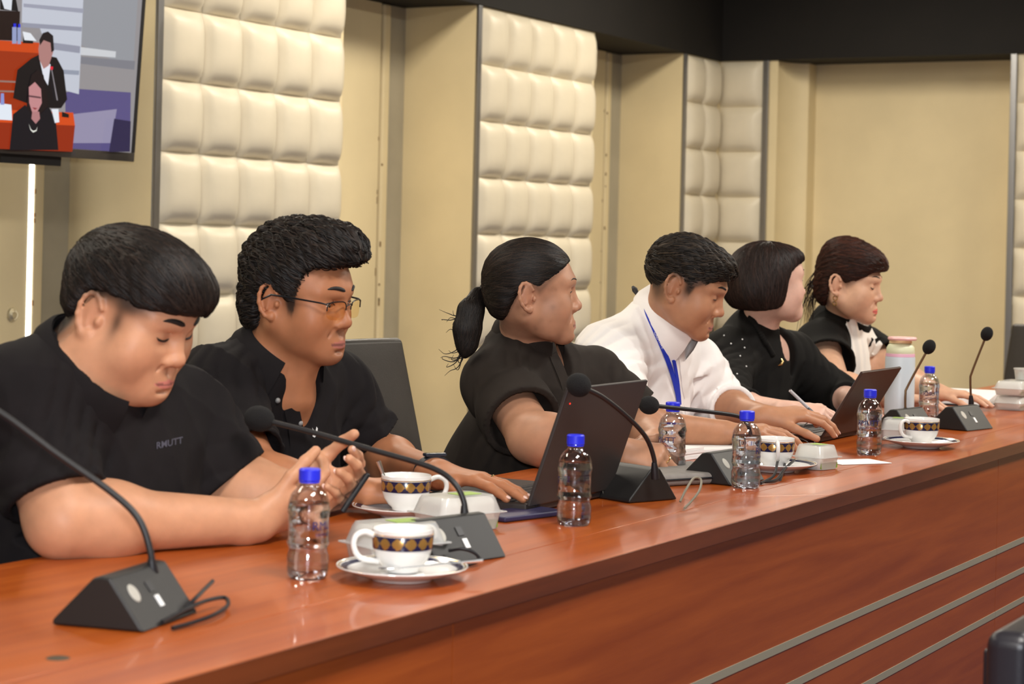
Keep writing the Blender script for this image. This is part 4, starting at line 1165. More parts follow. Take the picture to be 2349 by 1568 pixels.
# fifth person: beads on the sleeve, scalloped neckline, pendant
bz, par = D5['bz'], D5['par']
M_pearl = mat('small_pearl', (.75, .74, .72), .3)
for p in ((1661, 769), (1677, 788), (1703, 778), (1708, 797), (1648, 802), (1698, 816), (1669, 829), (1641, 832), (1712, 840), (1691, 857), (1662, 873)):
    q = hit(D5['SF'], *p)
    if q is not None: m = MB(); m.sphere(q, .0024, 10, 6); rel(m, bz).build('sleeve_bead', M_pearl, par, smooth=True)
sc = dense(((1722, 728), (1735, 748), (1750, 775), (1762, 795), (1772, 812)), 5)
P, G = on_surface(D5['SF'], sc, .002)
for p in P: m = MB(); m.sphere(p, (.0085, .0085, .0085), 10, 6); rel(m, bz).build('scallop', D5['shirt']['mat'], par, smooth=True)
q = hit(D5['SF'], 1789, 832, .003)
if q is not None:
    m = MB(); m.tube([q+V(*(RT*a))+V(0, 0, b) for a, b in ((.004, .012), (.007, .004), (.003, -.004), (-.006, -.008))], [.002, .0045, .004, .001], 8); rel(m, bz).build('pendant', M_gold, par, smooth=True)

# sixth person: white ruffled bib, black collar band and bow, earrings
bz, par, T = D6['bz'], D6['par'], D6['T']
SF = D6['SF']; rg = D6['ring']
B = Field([a[0] for a in SF.ax], [a[-1] for a in SF.ax], .004)
X, Y, Z = SF.xyz((slice(None),)*3); m0 = (D6['SL']+D6['SR'])/2
B.ax = SF.ax; ls = (X-m0[0])*T[0][0]+(Y-m0[1])*T[0][1]+(Z-m0[2])*T[0][2]; lf = (X-m0[0])*T[1][0]+(Y-m0[1])*T[1][1]+(Z-m0[2])*T[1][2]; lu = (X-m0[0])*T[2][0]+(Y-m0[1])*T[2][1]+(Z-m0[2])*T[2][2]
wid = .085+.02*np.sin(lu*60)*.3+np.clip(-lu-.05, 0, .1)*.15
reg = np.maximum(np.abs(ls)-wid, .02-lf)
B.v = np.maximum(np.maximum(SF.v-.006-.0035*np.sin(ls*190)*(np.abs(ls) > .03), -(SF.v+.006)), reg).astype(np.float32)
bo, _ = finish('ruffled_bib', B, M_frillw, par, bz); bo['label'] = 'white ruffled front of the blouse'
collar(par, bz, (rg[0], rg[1], rg[2], rg[3]+.004), D6['neck']+.014, 4, .010, M_blouse, stand=.012, tip=.004, flare=.010, name='collar_band')
fr = MB(); c0, ax, f0, rf = rg; s0 = np.cross(ax, f0); vs = []
for i in range(121):
    a = 2*math.pi*i/120; d = s0*math.sin(a)*(D6['neck']+.006)+f0*math.cos(a)*(rf-.002); o = unit(d); wv = .003*math.sin(a*26)
    for r, z in ((0, -.004), (.002+wv*.6, .014), (.005+wv, .021), (.007+wv, .0205), (.004+wv*.6, .012), (.003, -.004)): vs.append(c0+d+o*r+ax*z-bz)
fr.add(vs, [(i*6+k, i*6+6+k, i*6+7+k, i*6+k+1) for i in range(120) for k in range(5)]); fr.build('neck_frill', M_frillw, par, smooth=True)
q = hit(SF, 2004, 783, .012)
if q is None: q = rg[0]+rg[2]*rg[3]-T[2]*.03
sx = unit(T[0]*.9); bow = bpy.data.objects.new('bow', None); COL.objects.link(bow); bow.parent = par
for sg in (-1, 1):
    m = MB(); vs = [q+sx*sg*a+T[2]*b+T[1]*e-bz for a, b, e in ((0, .006, .004), (.030, .018, .008), (.034, .0, .004), (.030, -.014, .008), (0, -.006, .004), (0, .006, -.002), (.030, .018, -.002), (.034, 0, -.004), (.030, -.014, -.002), (0, -.006, -.002))]
    m.add(vs, [(0, 1, 2, 3, 4), (9, 8, 7, 6, 5)]+[(k, (k+1) % 5, 5+(k+1) % 5, 5+k) for k in range(5)]); m.build('bow_loop', M_blouse, bow, bevel=.003)
m = MB(); m.sphere(q-bz, (.008, .007, .009), 12, 8); m.build('bow_knot', M_blouse, bow, smooth=True)
for k in range(3):
    qb = hit(B, 2002+k*2, 812+k*28, .003)
    if qb is not None: m = MB(); m.sphere(qb, .004, 10, 6); rel(m, bz).build('button', M_frillw, par, smooth=True)
h = D6['head']
for z, r in ((-.052, .0065), (-.068, .0055)):
    for sg in (-1, 1):
        c = h.w(sg*.083, -.012, z); m = MB(); m.tube([c+(h.M[1]*math.cos(t)+h.M[2]*math.sin(t))*r-bz for t in np.linspace(0, 6.2832, 21)], .0016, 6, caps=False); m.build('earring', M_gold, par, smooth=True)
m = MB(); rng = np.random.RandomState(2)
for k in range(46):      # thin loose strands behind her neck
    p = h.w(rng.uniform(-.06, .03), rng.uniform(-.10, -.075), rng.uniform(-.04, .03)); e = p+V(*(-RT*rng.uniform(-.005, .028)))+V(0, .02, -rng.uniform(.08, .16))
    m.tube(spline([p, p*.6+e*.4+V(0, .012, 0), e], 5), list(np.linspace(.0016, .0003, 11)), 4)
lv = np.array(m.v)-bz; np_mesh('loose_hair', lv, np.array([f for f in m.f if len(f) == 4]), M_hair, par, np.tile((.02, .010, .007), (len(lv), 1)))
# ---------------------------------------------------------------- things on the table
def thin_mat(name, tint, gloss, rough=.04, facing=.35, haze=0):
    """thin clear plastic: mostly see-through, shiny at grazing angles"""
    m, nt, b = new_mat(name); nt.nodes.remove(b); L = nt.links
    tr = nt.nodes.new('ShaderNodeBsdfTransparent'); tr.inputs[0].default_value = (*tint, 1)
    gl = nt.nodes.new('ShaderNodeBsdfGlossy'); gl.inputs['Roughness'].default_value = rough
    lw = nt.nodes.new('ShaderNodeLayerWeight'); lw.inputs['Blend'].default_value = facing
    mr = nt.nodes.new('ShaderNodeMapRange'); mr.inputs['To Min'].default_value = gloss; mr.inputs['To Max'].default_value = min(1, gloss+.5)
    mx = nt.nodes.new('ShaderNodeMixShader'); L.new(lw.outputs['Fresnel'], mr.inputs['Value']); L.new(mr.outputs[0], mx.inputs[0])
    src = tr
    if haze:
        df = nt.nodes.new('ShaderNodeBsdfDiffuse'); df.inputs[0].default_value = (.85, .85, .83, 1); m2 = nt.nodes.new('ShaderNodeMixShader'); m2.inputs[0].default_value = haze
        L.new(tr.outputs[0], m2.inputs[1]); L.new(df.outputs[0], m2.inputs[2]); src = m2
    L.new(src.outputs[0], mx.inputs[1]); L.new(gl.outputs[0], mx.inputs[2]); L.new(mx.outputs[0], nt.nodes['Material Output'].inputs[0])
    return m
M_pet = thin_mat('clear_bottle_plastic', (.96, .97, 1), .09)
M_clear = thin_mat('clear_box_plastic', (.95, .96, .95), .06, .12, haze=.42)
M_water = mat('water', (.90, .95, 1), 0, trans=1, ior=1.33)
M_cap = mat('blue_cap', lin((38, 46, 214)), .4)
M_ink = mat('blue_print', lin((34, 34, 92)), .5)
M_china = mat('white_china', (.80, .78, .75), .12, coat=.3)
M_navy = mat('navy_glaze', (.012, .012, .045), .15)
M_micb = mat('microphone_base', lin((29, 27, 26)), .5, bump=.1, bscale=900)
M_neck = mat('gooseneck', lin((34, 33, 34)), .45)
M_brass = mat('bronze_stem', lin((120, 96, 70)), .35, metal=.7)
M_foam = mat('foam_windscreen', lin((18, 16, 16)), .95, bump=.8, bscale=700)
M_dark = mat('dark_plastic', lin((26, 25, 28)), .45)
M_lap = mat('laptop_shell', lin((52, 46, 44)), .5)
M_lapb = mat('laptop_shell_brown', lin((58, 36, 26)), .5)
M_key = mat('laptop_key', lin((40, 38, 38)), .55)
M_paper = mat('white_paper', (.80, .79, .77), .85)
M_bread = mat('white_bread', lin((252, 246, 236)), .9, noise=.04, nscale=40)
M_green = mat('green_label', lin((150, 176, 84)), .6)
M_leaf = mat('pandan_green', lin((120, 150, 40)), .6)

# gold frieze on navy, from the angle round the cup
m_b, nt, b = new_mat('gold_frieze_band'); L = nt.links
def mth(op, a, v=None):
    n = nt.nodes.new('ShaderNodeMath'); n.operation = op
    for i, q in enumerate((a, v)):
        if q is None: continue
        if isinstance(q, (int, float)): n.inputs[i].default_value = q
        else: L.new(q, n.inputs[i])
    return n.outputs[0]
tc = nt.nodes.new('ShaderNodeTexCoord'); sx = nt.nodes.new('ShaderNodeSeparateXYZ'); L.new(tc.outputs['Object'], sx.inputs[0])
ang = mth('ARCTAN2', sx.outputs[1], sx.outputs[0]); w1 = mth('ABSOLUTE', mth('SINE', mth('MULTIPLY', ang, 7.0)))
zz = mth('MULTIPLY', mth('ABSOLUTE', mth('SUBTRACT', sx.outputs[2], .0400)), 120.)
nz = nt.nodes.new('ShaderNodeTexNoise'); nz.inputs['Scale'].default_value = 330; L.new(tc.outputs['Object'], nz.inputs['Vector'])
val = mth('SUBTRACT', mth('ADD', w1, mth('MULTIPLY', nz.outputs['Fac'], .7)), mth('ADD', zz, .42))
fac = mth('GREATER_THAN', val, 0.0)
mc = nt.nodes.new('ShaderNodeMix'); mc.data_type = 'RGBA'; mc.inputs[6].default_value = (.012, .010, .04, 1); mc.inputs[7].default_value = (.36, .19, .05, 1)
L.new(fac, mc.inputs[0]); L.new(mc.outputs[2], b.inputs['Base Color']); b.inputs['Roughness'].default_value = .2; L.new(mth('MULTIPLY', fac, .5), b.inputs['Metallic'])

def angle_to_cam(p): return math.atan2(CAM[1]-p[1], CAM[0]-p[0])
BOT = [(0, .004), (.010, .003), (.018, .0015), (.0235, 0), (.0265, .003), (.0278, .009), (.0284, .014), (.0276, .018), (.0284, .023), (.0280, .030), (.0258, .036), (.0262, .041), (.0285, .046), (.0285, .048), (.0271, .051), (.0272, .084), (.0287, .088),
       (.0286, .093), (.0276, .096), (.0268, .103), (.0238, .112), (.0180, .119), (.0136, .1225), (.0126, .1245), (.0126, .135)]
def make_bottle(p, text_deg, label, level):
    t = thing('water_bottle', label, 'bottle', (p[0], p[1], TZ+.0006), 0, 'water bottles on the table')
    a0 = angle_to_cam(p)
    MB().lathe(BOT[1:], 48).build('bottle_wall', M_pet, t, smooth=True)
    wp = [(0, .0045)]+[(r-.0012, z+.0012) for r, z in BOT[2:] if z < level]+[(0.0245 if level > .1 else .026, level), (0, level)]
    MB().lathe(wp, 48).build('water', M_water, t, smooth=True)
    m = MB(); n = 60; vs = []
    for i in range(n):
        a = 2*math.pi*i/n; r = .0141+(.0004 if i % 2 else 0)
        vs += [(.0125*math.cos(a), .0125*math.sin(a), .1305), (r*math.cos(a), r*math.sin(a), .1305), (r*math.cos(a), r*math.sin(a), .1440), ((r-.0016)*math.cos(a), (r-.0016)*math.sin(a), .1458), (0, 0, .1460)]
    m.add(vs, [(i*5+k, ((i+1) % n)*5+k, ((i+1) % n)*5+k+1, i*5+k+1) for i in range(n) for k in range(4)]); m.build('cap', M_cap, t, smooth=True)
    MB().lathe([(.0127, .1268), (.0137, .1272), (.0137, .1296), (.0127, .1298)], 40).build('cap_ring', M_cap, t, smooth=True)
    for s, sz, z in (('RMUTT', .0165, .0715), ('DRINKING WATER', .0052, .0600)):
        v, f = text_mesh(s, sz); r = .02755
        m = MB(); m.add([(r*math.cos(a0+R(text_deg)+x/r), r*math.sin(a0+R(text_deg)+x/r), z+y) for x, y, _ in v], f); m.build('printed_letters', M_ink, t, fix=False)
    return t
for px, py, td, lv, lb in ((705, 1325, 66, .100, 'water bottle with blue cap in front of the person holding a phone'),
                       (1316, 1203, -118, .101, 'water bottle standing in front of the open laptop lid of the person with glasses'),
                       (1540, 1090, -42, .103, 'water bottle with blue cap standing at the white papers, behind a microphone'),
                       (1710, 1118, 96, .099, 'water bottle between the grey laptop sleeve and the small food box'),
                       (1993, 1042, -6, .100, 'water bottle standing beside the saucer and the brown laptop lid'),
                       (2130, 962, 20, .100, 'water bottle half hidden behind the pastel flask')):
    make_bottle(tab(px, py), td, lb, lv)

CUP = [(0, .004), (.020, .003), (.021, .0), (.0225, 0), (.0235, .004), (.030, .010), (.0365, .020), (.0398, .032), (.0408, .046), (.0414, .0570), (.0404, .0574), (.0396, .0560), (.0390, .045), (.038, .032), (.034, .020), (.026, .011), (0, .008)]
def make_cup(p, hdeg, label, spoon=False, coffee=True):
    t = thing('coffee_cup', label, 'cup', (p[0], p[1], TZ+.0115), R(hdeg), 'coffee cups')
    MB().lathe(CUP, 48).build('bowl', M_china, t, smooth=True)
    MB().lathe([(.04010, .0310), (.04025, .0311), (.04145, .0490), (.04135, .0492)], 64).build('frieze_band', m_b, t, smooth=True)
    MB().lathe([(.0412, .0500), (.04155, .0502), (.04170, .0512), (.0414, .0514)], 48).build('gold_line', M_gold, t, smooth=True)
    pts = spline([(.0400, 0, .0490), (.053, 0, .0535), (.0650, 0, .0480), (.0675, 0, .0340), (.058, 0, .0190), (.0330, 0, .0135)], 6)
    m = MB(); m.tube(pts, .0040, 10); m.build('handle', M_china, t, smooth=True)
    if spoon:
        m = MB(); m.tube([(-.02, .004, .012), (-.032, .010, .045), (-.045, .014, .078)], [.0018, .0018, .0042], 8); m.build('teaspoon', M_silver, t, smooth=True)
    return t
def make_saucer(p, label):
    t = thing('saucer', label, 'saucer', (p[0], p[1], TZ+.0008), 0, 'saucers under the cups')
    MB().lathe([(0, .0028), (.030, .0026), (.032, .0), (.042, 0), (.045, .003), (.066, .0085), (.0865, .0165), (.0885, .0178), (.0880, .0190), (.0855, .0182), (.064, .0112), (.044, .0072), (.030, .0066), (.028, .0082), (.0, .0080)], 64).build('plate', M_china, t, smooth=True)
    MB().lathe([(.0735, .01445), (.0740, .0148), (.0820, .0174), (.0822, .0171)], 64).build('navy_band', M_navy, t, smooth=True)
    MB().lathe([(.0838, .01775), (.0842, .0180), (.0858, .0186), (.0860, .0184)], 64).build('gold_line', M_gold, t, smooth=True)
    return t
for px, py, hd, sp, ls, lc in ((922, 1328, 138, False, 'white saucer with navy rim nearest the camera', 'white cup with navy and gold band on the saucer nearest the camera'),
                       (930, 1184, -48, True, 'white saucer with navy rim behind the food boxes', 'white cup with a teaspoon in it, behind the food boxes'),
                       (1775, 1080, 208, False, 'white saucer partly hidden behind a microphone base and water bottle', 'white cup behind a water bottle and cable loop'),
                       (2113, 1026, 152, False, 'white saucer at the far end of the row, near the flask', 'white cup with navy and gold band near the pastel flask')):
    p = tab(px, py); make_saucer(p, ls); make_cup(p, hd, lc, sp)
# spoon and sugar sachet on the near saucer
p = tab(1018, 1296, TZ+.0235)
t = thing('teaspoon', 'steel teaspoon lying on the nearest saucer', 'spoon', p, R(-40))
m = MB(); m.tube([(-.055, .012, -.004), (-.02, .004, .0), (.02, -.006, .004), (.05, -.014, .007)], [.0016, .0016, .0018, .0030], 8); m.build('stem', M_silver, t, smooth=True)
m = MB(); m.sphere((-.070, .016, -.0035), (.016, .009, .003), 16, 8); m.build('spoon_bowl', M_silver, t, smooth=True)

def food_box(p, w, dp, hh, rz, label, fill=2, sticker=True):
    """clear clamshell box: tray, rim, raised lid, soft white buns and a green sticker"""
    t = thing('food_box', label, 'box', (p[0], p[1], p[2]), R(rz), 'clear food boxes')
    def shell(z0, z1, a, b, nm, open_top):
        m = MB(); n = 8
        def ringp(sx_, sy_, z):
            q = []; r = .012
            for cx_, cy_, a0 in ((1, 1, 0), (-1, 1, 90), (-1, -1, 180), (1, -1, 270)):
                for k in range(5):
                    an = R(a0+k*22.5); q.append((cx_*(sx_-r)+r*math.cos(an), cy_*(sy_-r)+r*math.sin(an), z))
            return q
        rings = [ringp(w/2*a, dp/2*a, z0), ringp(w/2*(a*.3+b*.7), dp/2*(a*.3+b*.7), z0+(z1-z0)*.8), ringp(w/2*b, dp/2*b, z1)]
        vs = [q for r_ in rings for q in r_]; N_ = 20
        fs = [(j*N_+i, j*N_+(i+1) % N_, (j+1)*N_+(i+1) % N_, (j+1)*N_+i) for j in range(2) for i in range(N_)]
        fs.append(tuple(range(N_)) if not open_top else tuple(2*N_+i for i in range(N_)))
        m.add(vs, fs); return m.build(nm, M_clear, t, smooth=True)
    shell(.001, hh*.5, .88, .97, 'tray', False); shell(hh*.52, hh, .97, .80, 'lid', True)
    MB().box((-w*.52, -dp*.53, hh*.49), (w*.52, -dp*.48, hh*.53)).build('front_rim', M_clear, t, bevel=.001)
    MB().box((-w*.52, dp*.48, hh*.49), (w*.52, dp*.53, hh*.53)).build('rear_rim', M_clear, t, bevel=.001)
    MB().box((w*.48, -dp*.5, hh*.49), (w*.53, dp*.5, hh*.53)).build('side_rim', M_clear, t, bevel=.001)
    MB().box((-w*.53, -dp*.5, hh*.49), (-w*.48, dp*.5, hh*.53)).build('side_rim', M_clear, t, bevel=.001)
    k = w*.86/fill
    for i in range(fill):
        m = MB(); m.box((-w*.43+k*i+.002, -dp*.41, .003), (-w*.43+k*(i+1)-.001, dp*.41, hh*.94)); m.build('bun', M_bread, t, bevel=min(.012, k*.28), seg=4)
    MB().box((-w*.40, -dp*.42, .003), (w*.42, -dp*.405, hh*.30)).build('pandan_filling', M_leaf, t, bevel=.002)
    if sticker: MB().box((-w*.05, -dp*.16, hh+.0003), (w*.30, dp*.20, hh+.001)).build('green_sticker', M_green, t)
    return t
food_box(tab(905, 1290), .128, .085, .058, -24, 'clear plastic box of white buns behind the nearest cup')
food_box(tab(1048, 1212), .128, .085, .054, -20, 'clear plastic box of white buns behind the microphone cable, beside the laptop')
food_box(tab(1872, 1074), .072, .075, .050, -14, 'small clear plastic box with white buns on a sheet of paper', 1)
food_box(tab(2062, 1008), .085, .085, .052, 10, 'clear plastic food box behind the far cup and beside a bottle', 2)
pz = tab(2330, 938)
food_box(pz, .15, .09, .042, -6, 'lower of the two stacked clear food boxes at the right edge', 2, False)
food_box((pz[0]-.006, pz[1], pz[2]+.0432), .155, .09, .042, -3, 'upper of the two stacked clear food boxes at the right edge', 2, False)
t = thing('dessert_cup', 'small clear cup of green dessert on top of the stacked boxes', 'cup', (pz[0]+.035, pz[1]-.01, pz[2]+.0868))
MB().lathe([(0, 0), (.022, 0), (.026, .03), (.025, .0305), (.021, .001)], 32).build('clear_cup', M_clear, t, smooth=True)
MB().lathe([(0, .001), (.0205, .001), (.0235, .021), (0, .022)], 32).build('green_dessert', M_leaf, t, smooth=True)
MB().lathe([(0, .034), (.0275, .034), (.028, .030), (.0262, .030), (.0262, .0325), (0, .0325)], 32).build('lid', M_clear, t, smooth=True)

# microphones
def mic(p, rz, path, label, head_r=.0215, stem=M_neck, neck_r=.0042, head_last=True, size=1., logo=True, base=True):
    """p: middle of the base's front bottom edge; rz: turn of the base; path: points of the gooseneck in the room"""
    t = thing('desk_microphone', label, 'microphone', (p[0], p[1], TZ+.0006), R(rz), 'gooseneck microphones')
    Lh, Dp, Hh = .070*size, .118*size, .060*size
    prof = [(0, 0), (.045*size, Hh*.985), (.056*size, Hh), (.066*size, Hh*.97), (Dp, .006), (Dp, 0)]
    vs = [(sx_*Lh, y, z) for sx_ in (-1, 1) for y, z in prof]; n = len(prof)
    m = MB(); m.add(vs, [tuple(range(n-1, -1, -1)), tuple(range(n, 2*n))]+[(i, (i+1) % n, n+(i+1) % n, n+i) for i in range(n)])
    bs = m.build('base', M_micb, t, bevel=.0035, seg=3)
    M = Matrix(); an = math.atan2(Hh*.985, .045*size)
    def plate(nm, mt, x, s_, w_, h_, oval=False):
        o = MB()
        if oval: o.lathe([(0, .0012), (w_*.9, .0012), (w_, .0004), (w_, -.001)], 24)
        else: o.box((-w_, -h_, -.001), (w_, h_, .0012))
        o = o.build(nm, mt, bs, smooth=oval); c, s2 = math.cos(an), math.sin(an)
        o.matrix_basis = Matrix(((1, 0, 0, x), (0, c, -s2, s_*c*1.0), (0, s2, c, s_*s2), (0, 0, 0, 1)))
        if oval: o.scale = (1, 1.25, 1)
        return o
    plate('badge', mat('silver_badge', lin((170, 166, 156)), .5) if 'silver_badge' not in MATS else MATS['silver_badge'], -.040*size, .048*size, .0095*size, 0, True)
    plate('button', M_white if False else MATS['white_plastic'], .002*size, .030*size, .0045*size, .0075*size)
    plate('socket', M_dark, .000, .050*size, .006*size, .007*size)
    inv = Matrix.Rotation(-R(rz), 3, 'Z')
    def lc(q): return np.array(inv @ Vector(np.asarray(q, float)-np.array([p[0], p[1], TZ+.0006])))
    pts = [lc(q) for q in path]; sp = spline(pts, 8)
    m = MB(); m.tube(sp, neck_r, 10); m.build('gooseneck', stem, t, smooth=True)
    d = unit(pts[1]-pts[0]); m = MB(); m.tube([pts[0]-d*.004, pts[0]+d*.012, pts[0]+d*.026], [.0075, .0070, .0046], 12); m.build('collar', M_dark, t, smooth=True)
    if head_last:
        d = unit(pts[-1]-pts[-2]); c = pts[-1]+d*head_r*.7; M3 = np.stack([unit(np.cross(d, V(0, .2, 1))), unit(np.cross(d, np.cross(d, V(0, .2, 1)))), d])
        m = MB(); m.sphere(c, (head_r*.92, head_r*.92, head_r*1.12), 24, 16, M3); m.build('foam_head', M_foam, t, smooth=True)
    return t
def P3(*a): return [W(px, py, y) for px, py, y in a]
def mid(a, b): a, b = tab(*a), tab(*b); return (a+b)/2, math.degrees(math.atan2(b[1]-a[1], b[0]-a[0]))
p, a = mid((330, 1452), (455, 1405))
mic(p, a, P3((352, 1330, .245), (345, 1265, .247), (318, 1190, .262), (255, 1128, .298), (130, 1040, .365), (0, 945, .435), (-120, 880, .50)), 'black gooseneck microphone nearest the camera, its head out of frame')
p, a = mid((1025, 1298), (1148, 1280))
mic(p, a, P3((1067, 1200, .185), (1064, 1150, .19), (1040, 1105, .207), (985, 1070, .25), (850, 1030, .345), (720, 992, .44), (615, 965, .515)), 'black gooseneck microphone with a foam head in front of the person with glasses')
p3 = (tab(1420, 1183)+tab(1578, 1168))/2; a3 = -20
q = tab(1520, 1150)
mic((q[0]+.070, q[1]+.055, 0), 68, P3((1503, 1092, .205), (1500, 1050, .205), (1482, 1003, .207), (1442, 958, .212), (1385, 912, .220), (1338, 888, .226)), 'black gooseneck microphone beside the grey laptop sleeve')
p, a = mid((1660, 1118), (1772, 1098))
mic(p, a, P3((1712, 1050, .235), (1722, 1003, .237), (1712, 968, .243), (1688, 953, .255), (1600, 941, .30), (1500, 930, .34)), 'black gooseneck microphone with its head before the white shirt', .0195)
mic(V(4.95, .255, 0), -10, P3((2077, 958, .31), (2077, 905, .31), (2083, 884, .305), (2126, 805, .26)), 'microphone with a thin bronze stem in front of the pastel flask', .0175, M_brass, .0030)
p, a = mid((2228, 990), (2272, 985))
mic(V(5.15, .17, 0), -12, P3((2228, 928, .24), (2226, 872, .24), (2230, 852, .235), (2260, 775, .20)), 'microphone with a thin bronze stem farthest along the table', .0175, M_brass, .0030)

def cable(px, r, label, z=None, mt=M_dark):
    pts = []
    for q in px:
        if len(q) == 2: pts.append(tab(*q, TZ+r))
        else: pts.append(tab(q[0], q[1], TZ+q[2]) if q[2] < .2 else W(*q))
    c = np.mean(pts, 0); c[2] = TZ
    o = MB(); o.tube([p_-c for p_ in spline(pts, 8)], r, 8); o = o.build('cable', mt, None, smooth=True, loc=tuple(c)); tag(o, label, 'cable'); return o
cable(((372, 1425, .006), (430, 1395, .012), (470, 1378, .014), (515, 1370, .012), (522, 1388, .010), (490, 1410, .008), (440, 1428, .005), (395, 1440, .004)), .0026, 'black cable looped beside the nearest microphone base')
cable(((425, 1395, .01), (450, 1370, .02), (488, 1332, .03)), .0026, 'short black cable end sticking up by the nearest microphone')
cable(((1030, 1262, .02), (1060, 1258, .024), (1090, 1268, .018), (1098, 1285, .008), (1070, 1296, .004), (1040, 1296, .004)), .0026, 'black cable bunched under the second microphone base')
cable(((1560, 1150, .010), (1575, 1120, .030), (1592, 1096, .038), (1608, 1100, .034), (1604, 1125, .020), (1585, 1150, .010), (1570, 1165, .005)), .0022, 'grey cable loop at the grey laptop sleeve', mt=mat('grey_cable', lin((120, 112, 96)), .5))
cable(((1745, 1108, .004), (1775, 1090, .010), (1785, 1055, .026), (1798, 1045, .028), (1800, 1065, .016), (1790, 1100, .004)), .0028, 'black cable loop behind the water bottle by the small box')
cable(((1745, 1106, .004), (1780, 1100, .006), (1800, 1075, .016), (1822, 1055, .022)), .0028, 'black cable running beside the cup to the small food box')
for k, px in enumerate((((1785, 1035, .004), (1800, 1000, .02), (1830, 985, .02), (1862, 1005, .008), (1872, 1020, .004)), ((1790, 1030, .004), (1830, 1000, .012), (1845, 975, .03), (1870, 960, .03), (1878, 985, .016)),
                        ((1795, 1022, .003), (1812, 985, .024), (1850, 990, .016), (1880, 1012, .004)), ((1815, 1028, .003), (1822, 1005, .012), (1850, 1012, .008), (1860, 1026, .003)))):
    cable(px, .0013, ('thin black wire of the tangle by the brown laptop, tallest loop', 'thin black wire of the tangle by the brown laptop, reaching to the phone', 'thin black wire crossing the tangle by the brown laptop', 'thin black wire lowest in the tangle by the brown laptop')[k])
cable(((1108, 1092), (1150, 1097), (1190, 1105), (1222, 1112)), .0018, 'thin black charger wire behind the laptop on the table')

# laptops
def laptop(h0, w_, dp, lid, tilt, mt, label, rz=0, led=None):
    """h0: left end of the hinge; the base reaches towards the user (+y), the lid leans to -y"""
    t = thing('laptop', label, 'laptop', (h0[0], h0[1], TZ+.0006), R(rz), 'open laptops')
    b = MB().box((0, 0, .002), (w_, dp, .017)).build('base', mt, t, bevel=.003)
    for x, y in ((.02, .02), (w_-.04, .02), (.02, dp-.04), (w_-.04, dp-.04)): MB().box((x, y, 0), (x+.02, y+.02, .0022)).build('foot', M_dark, b)
    k = MB()
    for r in range(5):
        for c in range(14):
            x = .014+c*(w_-.028)/14; y = .035+r*.0185; k.box((x+.001, y+.001, .0168), (x+(w_-.028)/14-.001, y+.0165, .0186))
    ko = k.build('keys', M_key, b); tag(ko, kind='stuff')
    MB().box((w_*.34, .138, .0168), (w_*.66, dp-.012, .0174)).build('touchpad', M_dark, b, bevel=.0002)
    M = Matrix.Translation((0, 0, .016)) @ Matrix.Rotation(R(tilt), 4, 'X')
    m = MB(); m.box((0, -.007, 0), (w_, 0, lid)); lo_ = m.build('lid', mt, t, bevel=.0022); lo_.matrix_basis = M
    MB().box((.006, .0002, .012), (w_-.006, .0012, lid-.006)).build('screen', emit('laptop_screen', (.25, .3, .36), .6) if 'laptop_screen' not in MATS else MATS['laptop_screen'], lo_)
    MB().tube([(.03, 0, .016), (w_-.03, 0, .016)], .005, 10).build('hinge', M_dark, t, smooth=True)
    if led:
        o = MB(); o.sphere((led[0], -.0074, led[1]), (.0013, .0006, .0013), 10, 6); o.build('indicator_light', emit('red_led', (1, .02, .01), 5), lo_, smooth=True)
    return t
h2 = tab(1206, 1174, TZ+.005)
laptop(h2, .31, .215, .212, 19, M_lap, 'open dark laptop under the hand of the person with glasses', 0, (.022, .185))
h4 = tab(1882, 1011, TZ+.005)
laptop(h4, .29, .20, .185, 31, M_lapb, 'open brown-backed laptop before the person in the white shirt', 0)

# grey laptop sleeve, blue-black phone case, papers, pens, phones
def slab(name, a, size, rz, z, mt, label, cat, bev, par=None):
    o = MB().box((-size[0]/2, -size[1]/2, 0), (size[0]/2, size[1]/2, size[2])).build(name, mt, par, bevel=bev, seg=3, loc=(a[0], a[1], z), rot=(0, 0, R(rz)))
    return tag(o, label, cat)
M_slv = mat('grey_felt', lin((128, 122, 116)), .75, noise=.08, nscale=60)
q = tab(1560, 1105)
t = thing('laptop_sleeve', 'grey padded laptop sleeve lying behind the microphone', 'sleeve', (q[0]+.0, q[1]+.045, TZ+.0006), R(-27))
MB().box((-.155, -.095, 0), (.155, .095, .022)).build('padding', M_slv, t, bevel=.009, seg=4)
MB().tube([(-.15, -.0955, .012), (.15, -.0955, .012)], .0022, 8).build('zip', M_dark, t, smooth=True)
m = MB(); m.sphere((.10, -.0955, .012), (.014, .003, .005), 14, 8); m.build('zip_pull', M_dark, t, smooth=True)
q = tab(1220, 1190); slab('phone_case', (q[0]+.012, q[1]+.03), (.150, .075, .009), -14, TZ+.0006, mat('navy_leather', lin((44, 40, 72)), .5), 'flat navy phone case lying in front of the laptop', 'phone case', .003)
# the phone the first man holds
pm = (D1['FR'][0][1][1]+D1['FL'][0][1][1])/2
q = W(783, 1140, .415)
t = thing('smartphone', 'dark smartphone held in the hands of the person in the lettered black polo', 'phone', q); 
fa = unit(V(-.618, -.777, .22)); fn_ = unit(V(-.57, .55, .61)-(V(-.57, .55, .61)@fa)*fa); fb = np.cross(fn_, fa)
t.rotation_euler = Matrix(np.column_stack([fa, fb, fn_]).tolist()).to_euler()
MB().box((-.072, -.036, -.004), (.072, .036, .004)).build('case', M_dark, t, bevel=.003, seg=3)
MB().box((-.068, -.033, .0041), (.068, .033, .0046)).build('screen', mat('phone_glass', (.02, .022, .028), .08), t)
MB().box((-.066, -.03, -.0058), (-.038, -.008, -.0042)).build('camera_bump', M_dark, t, bevel=.0008)
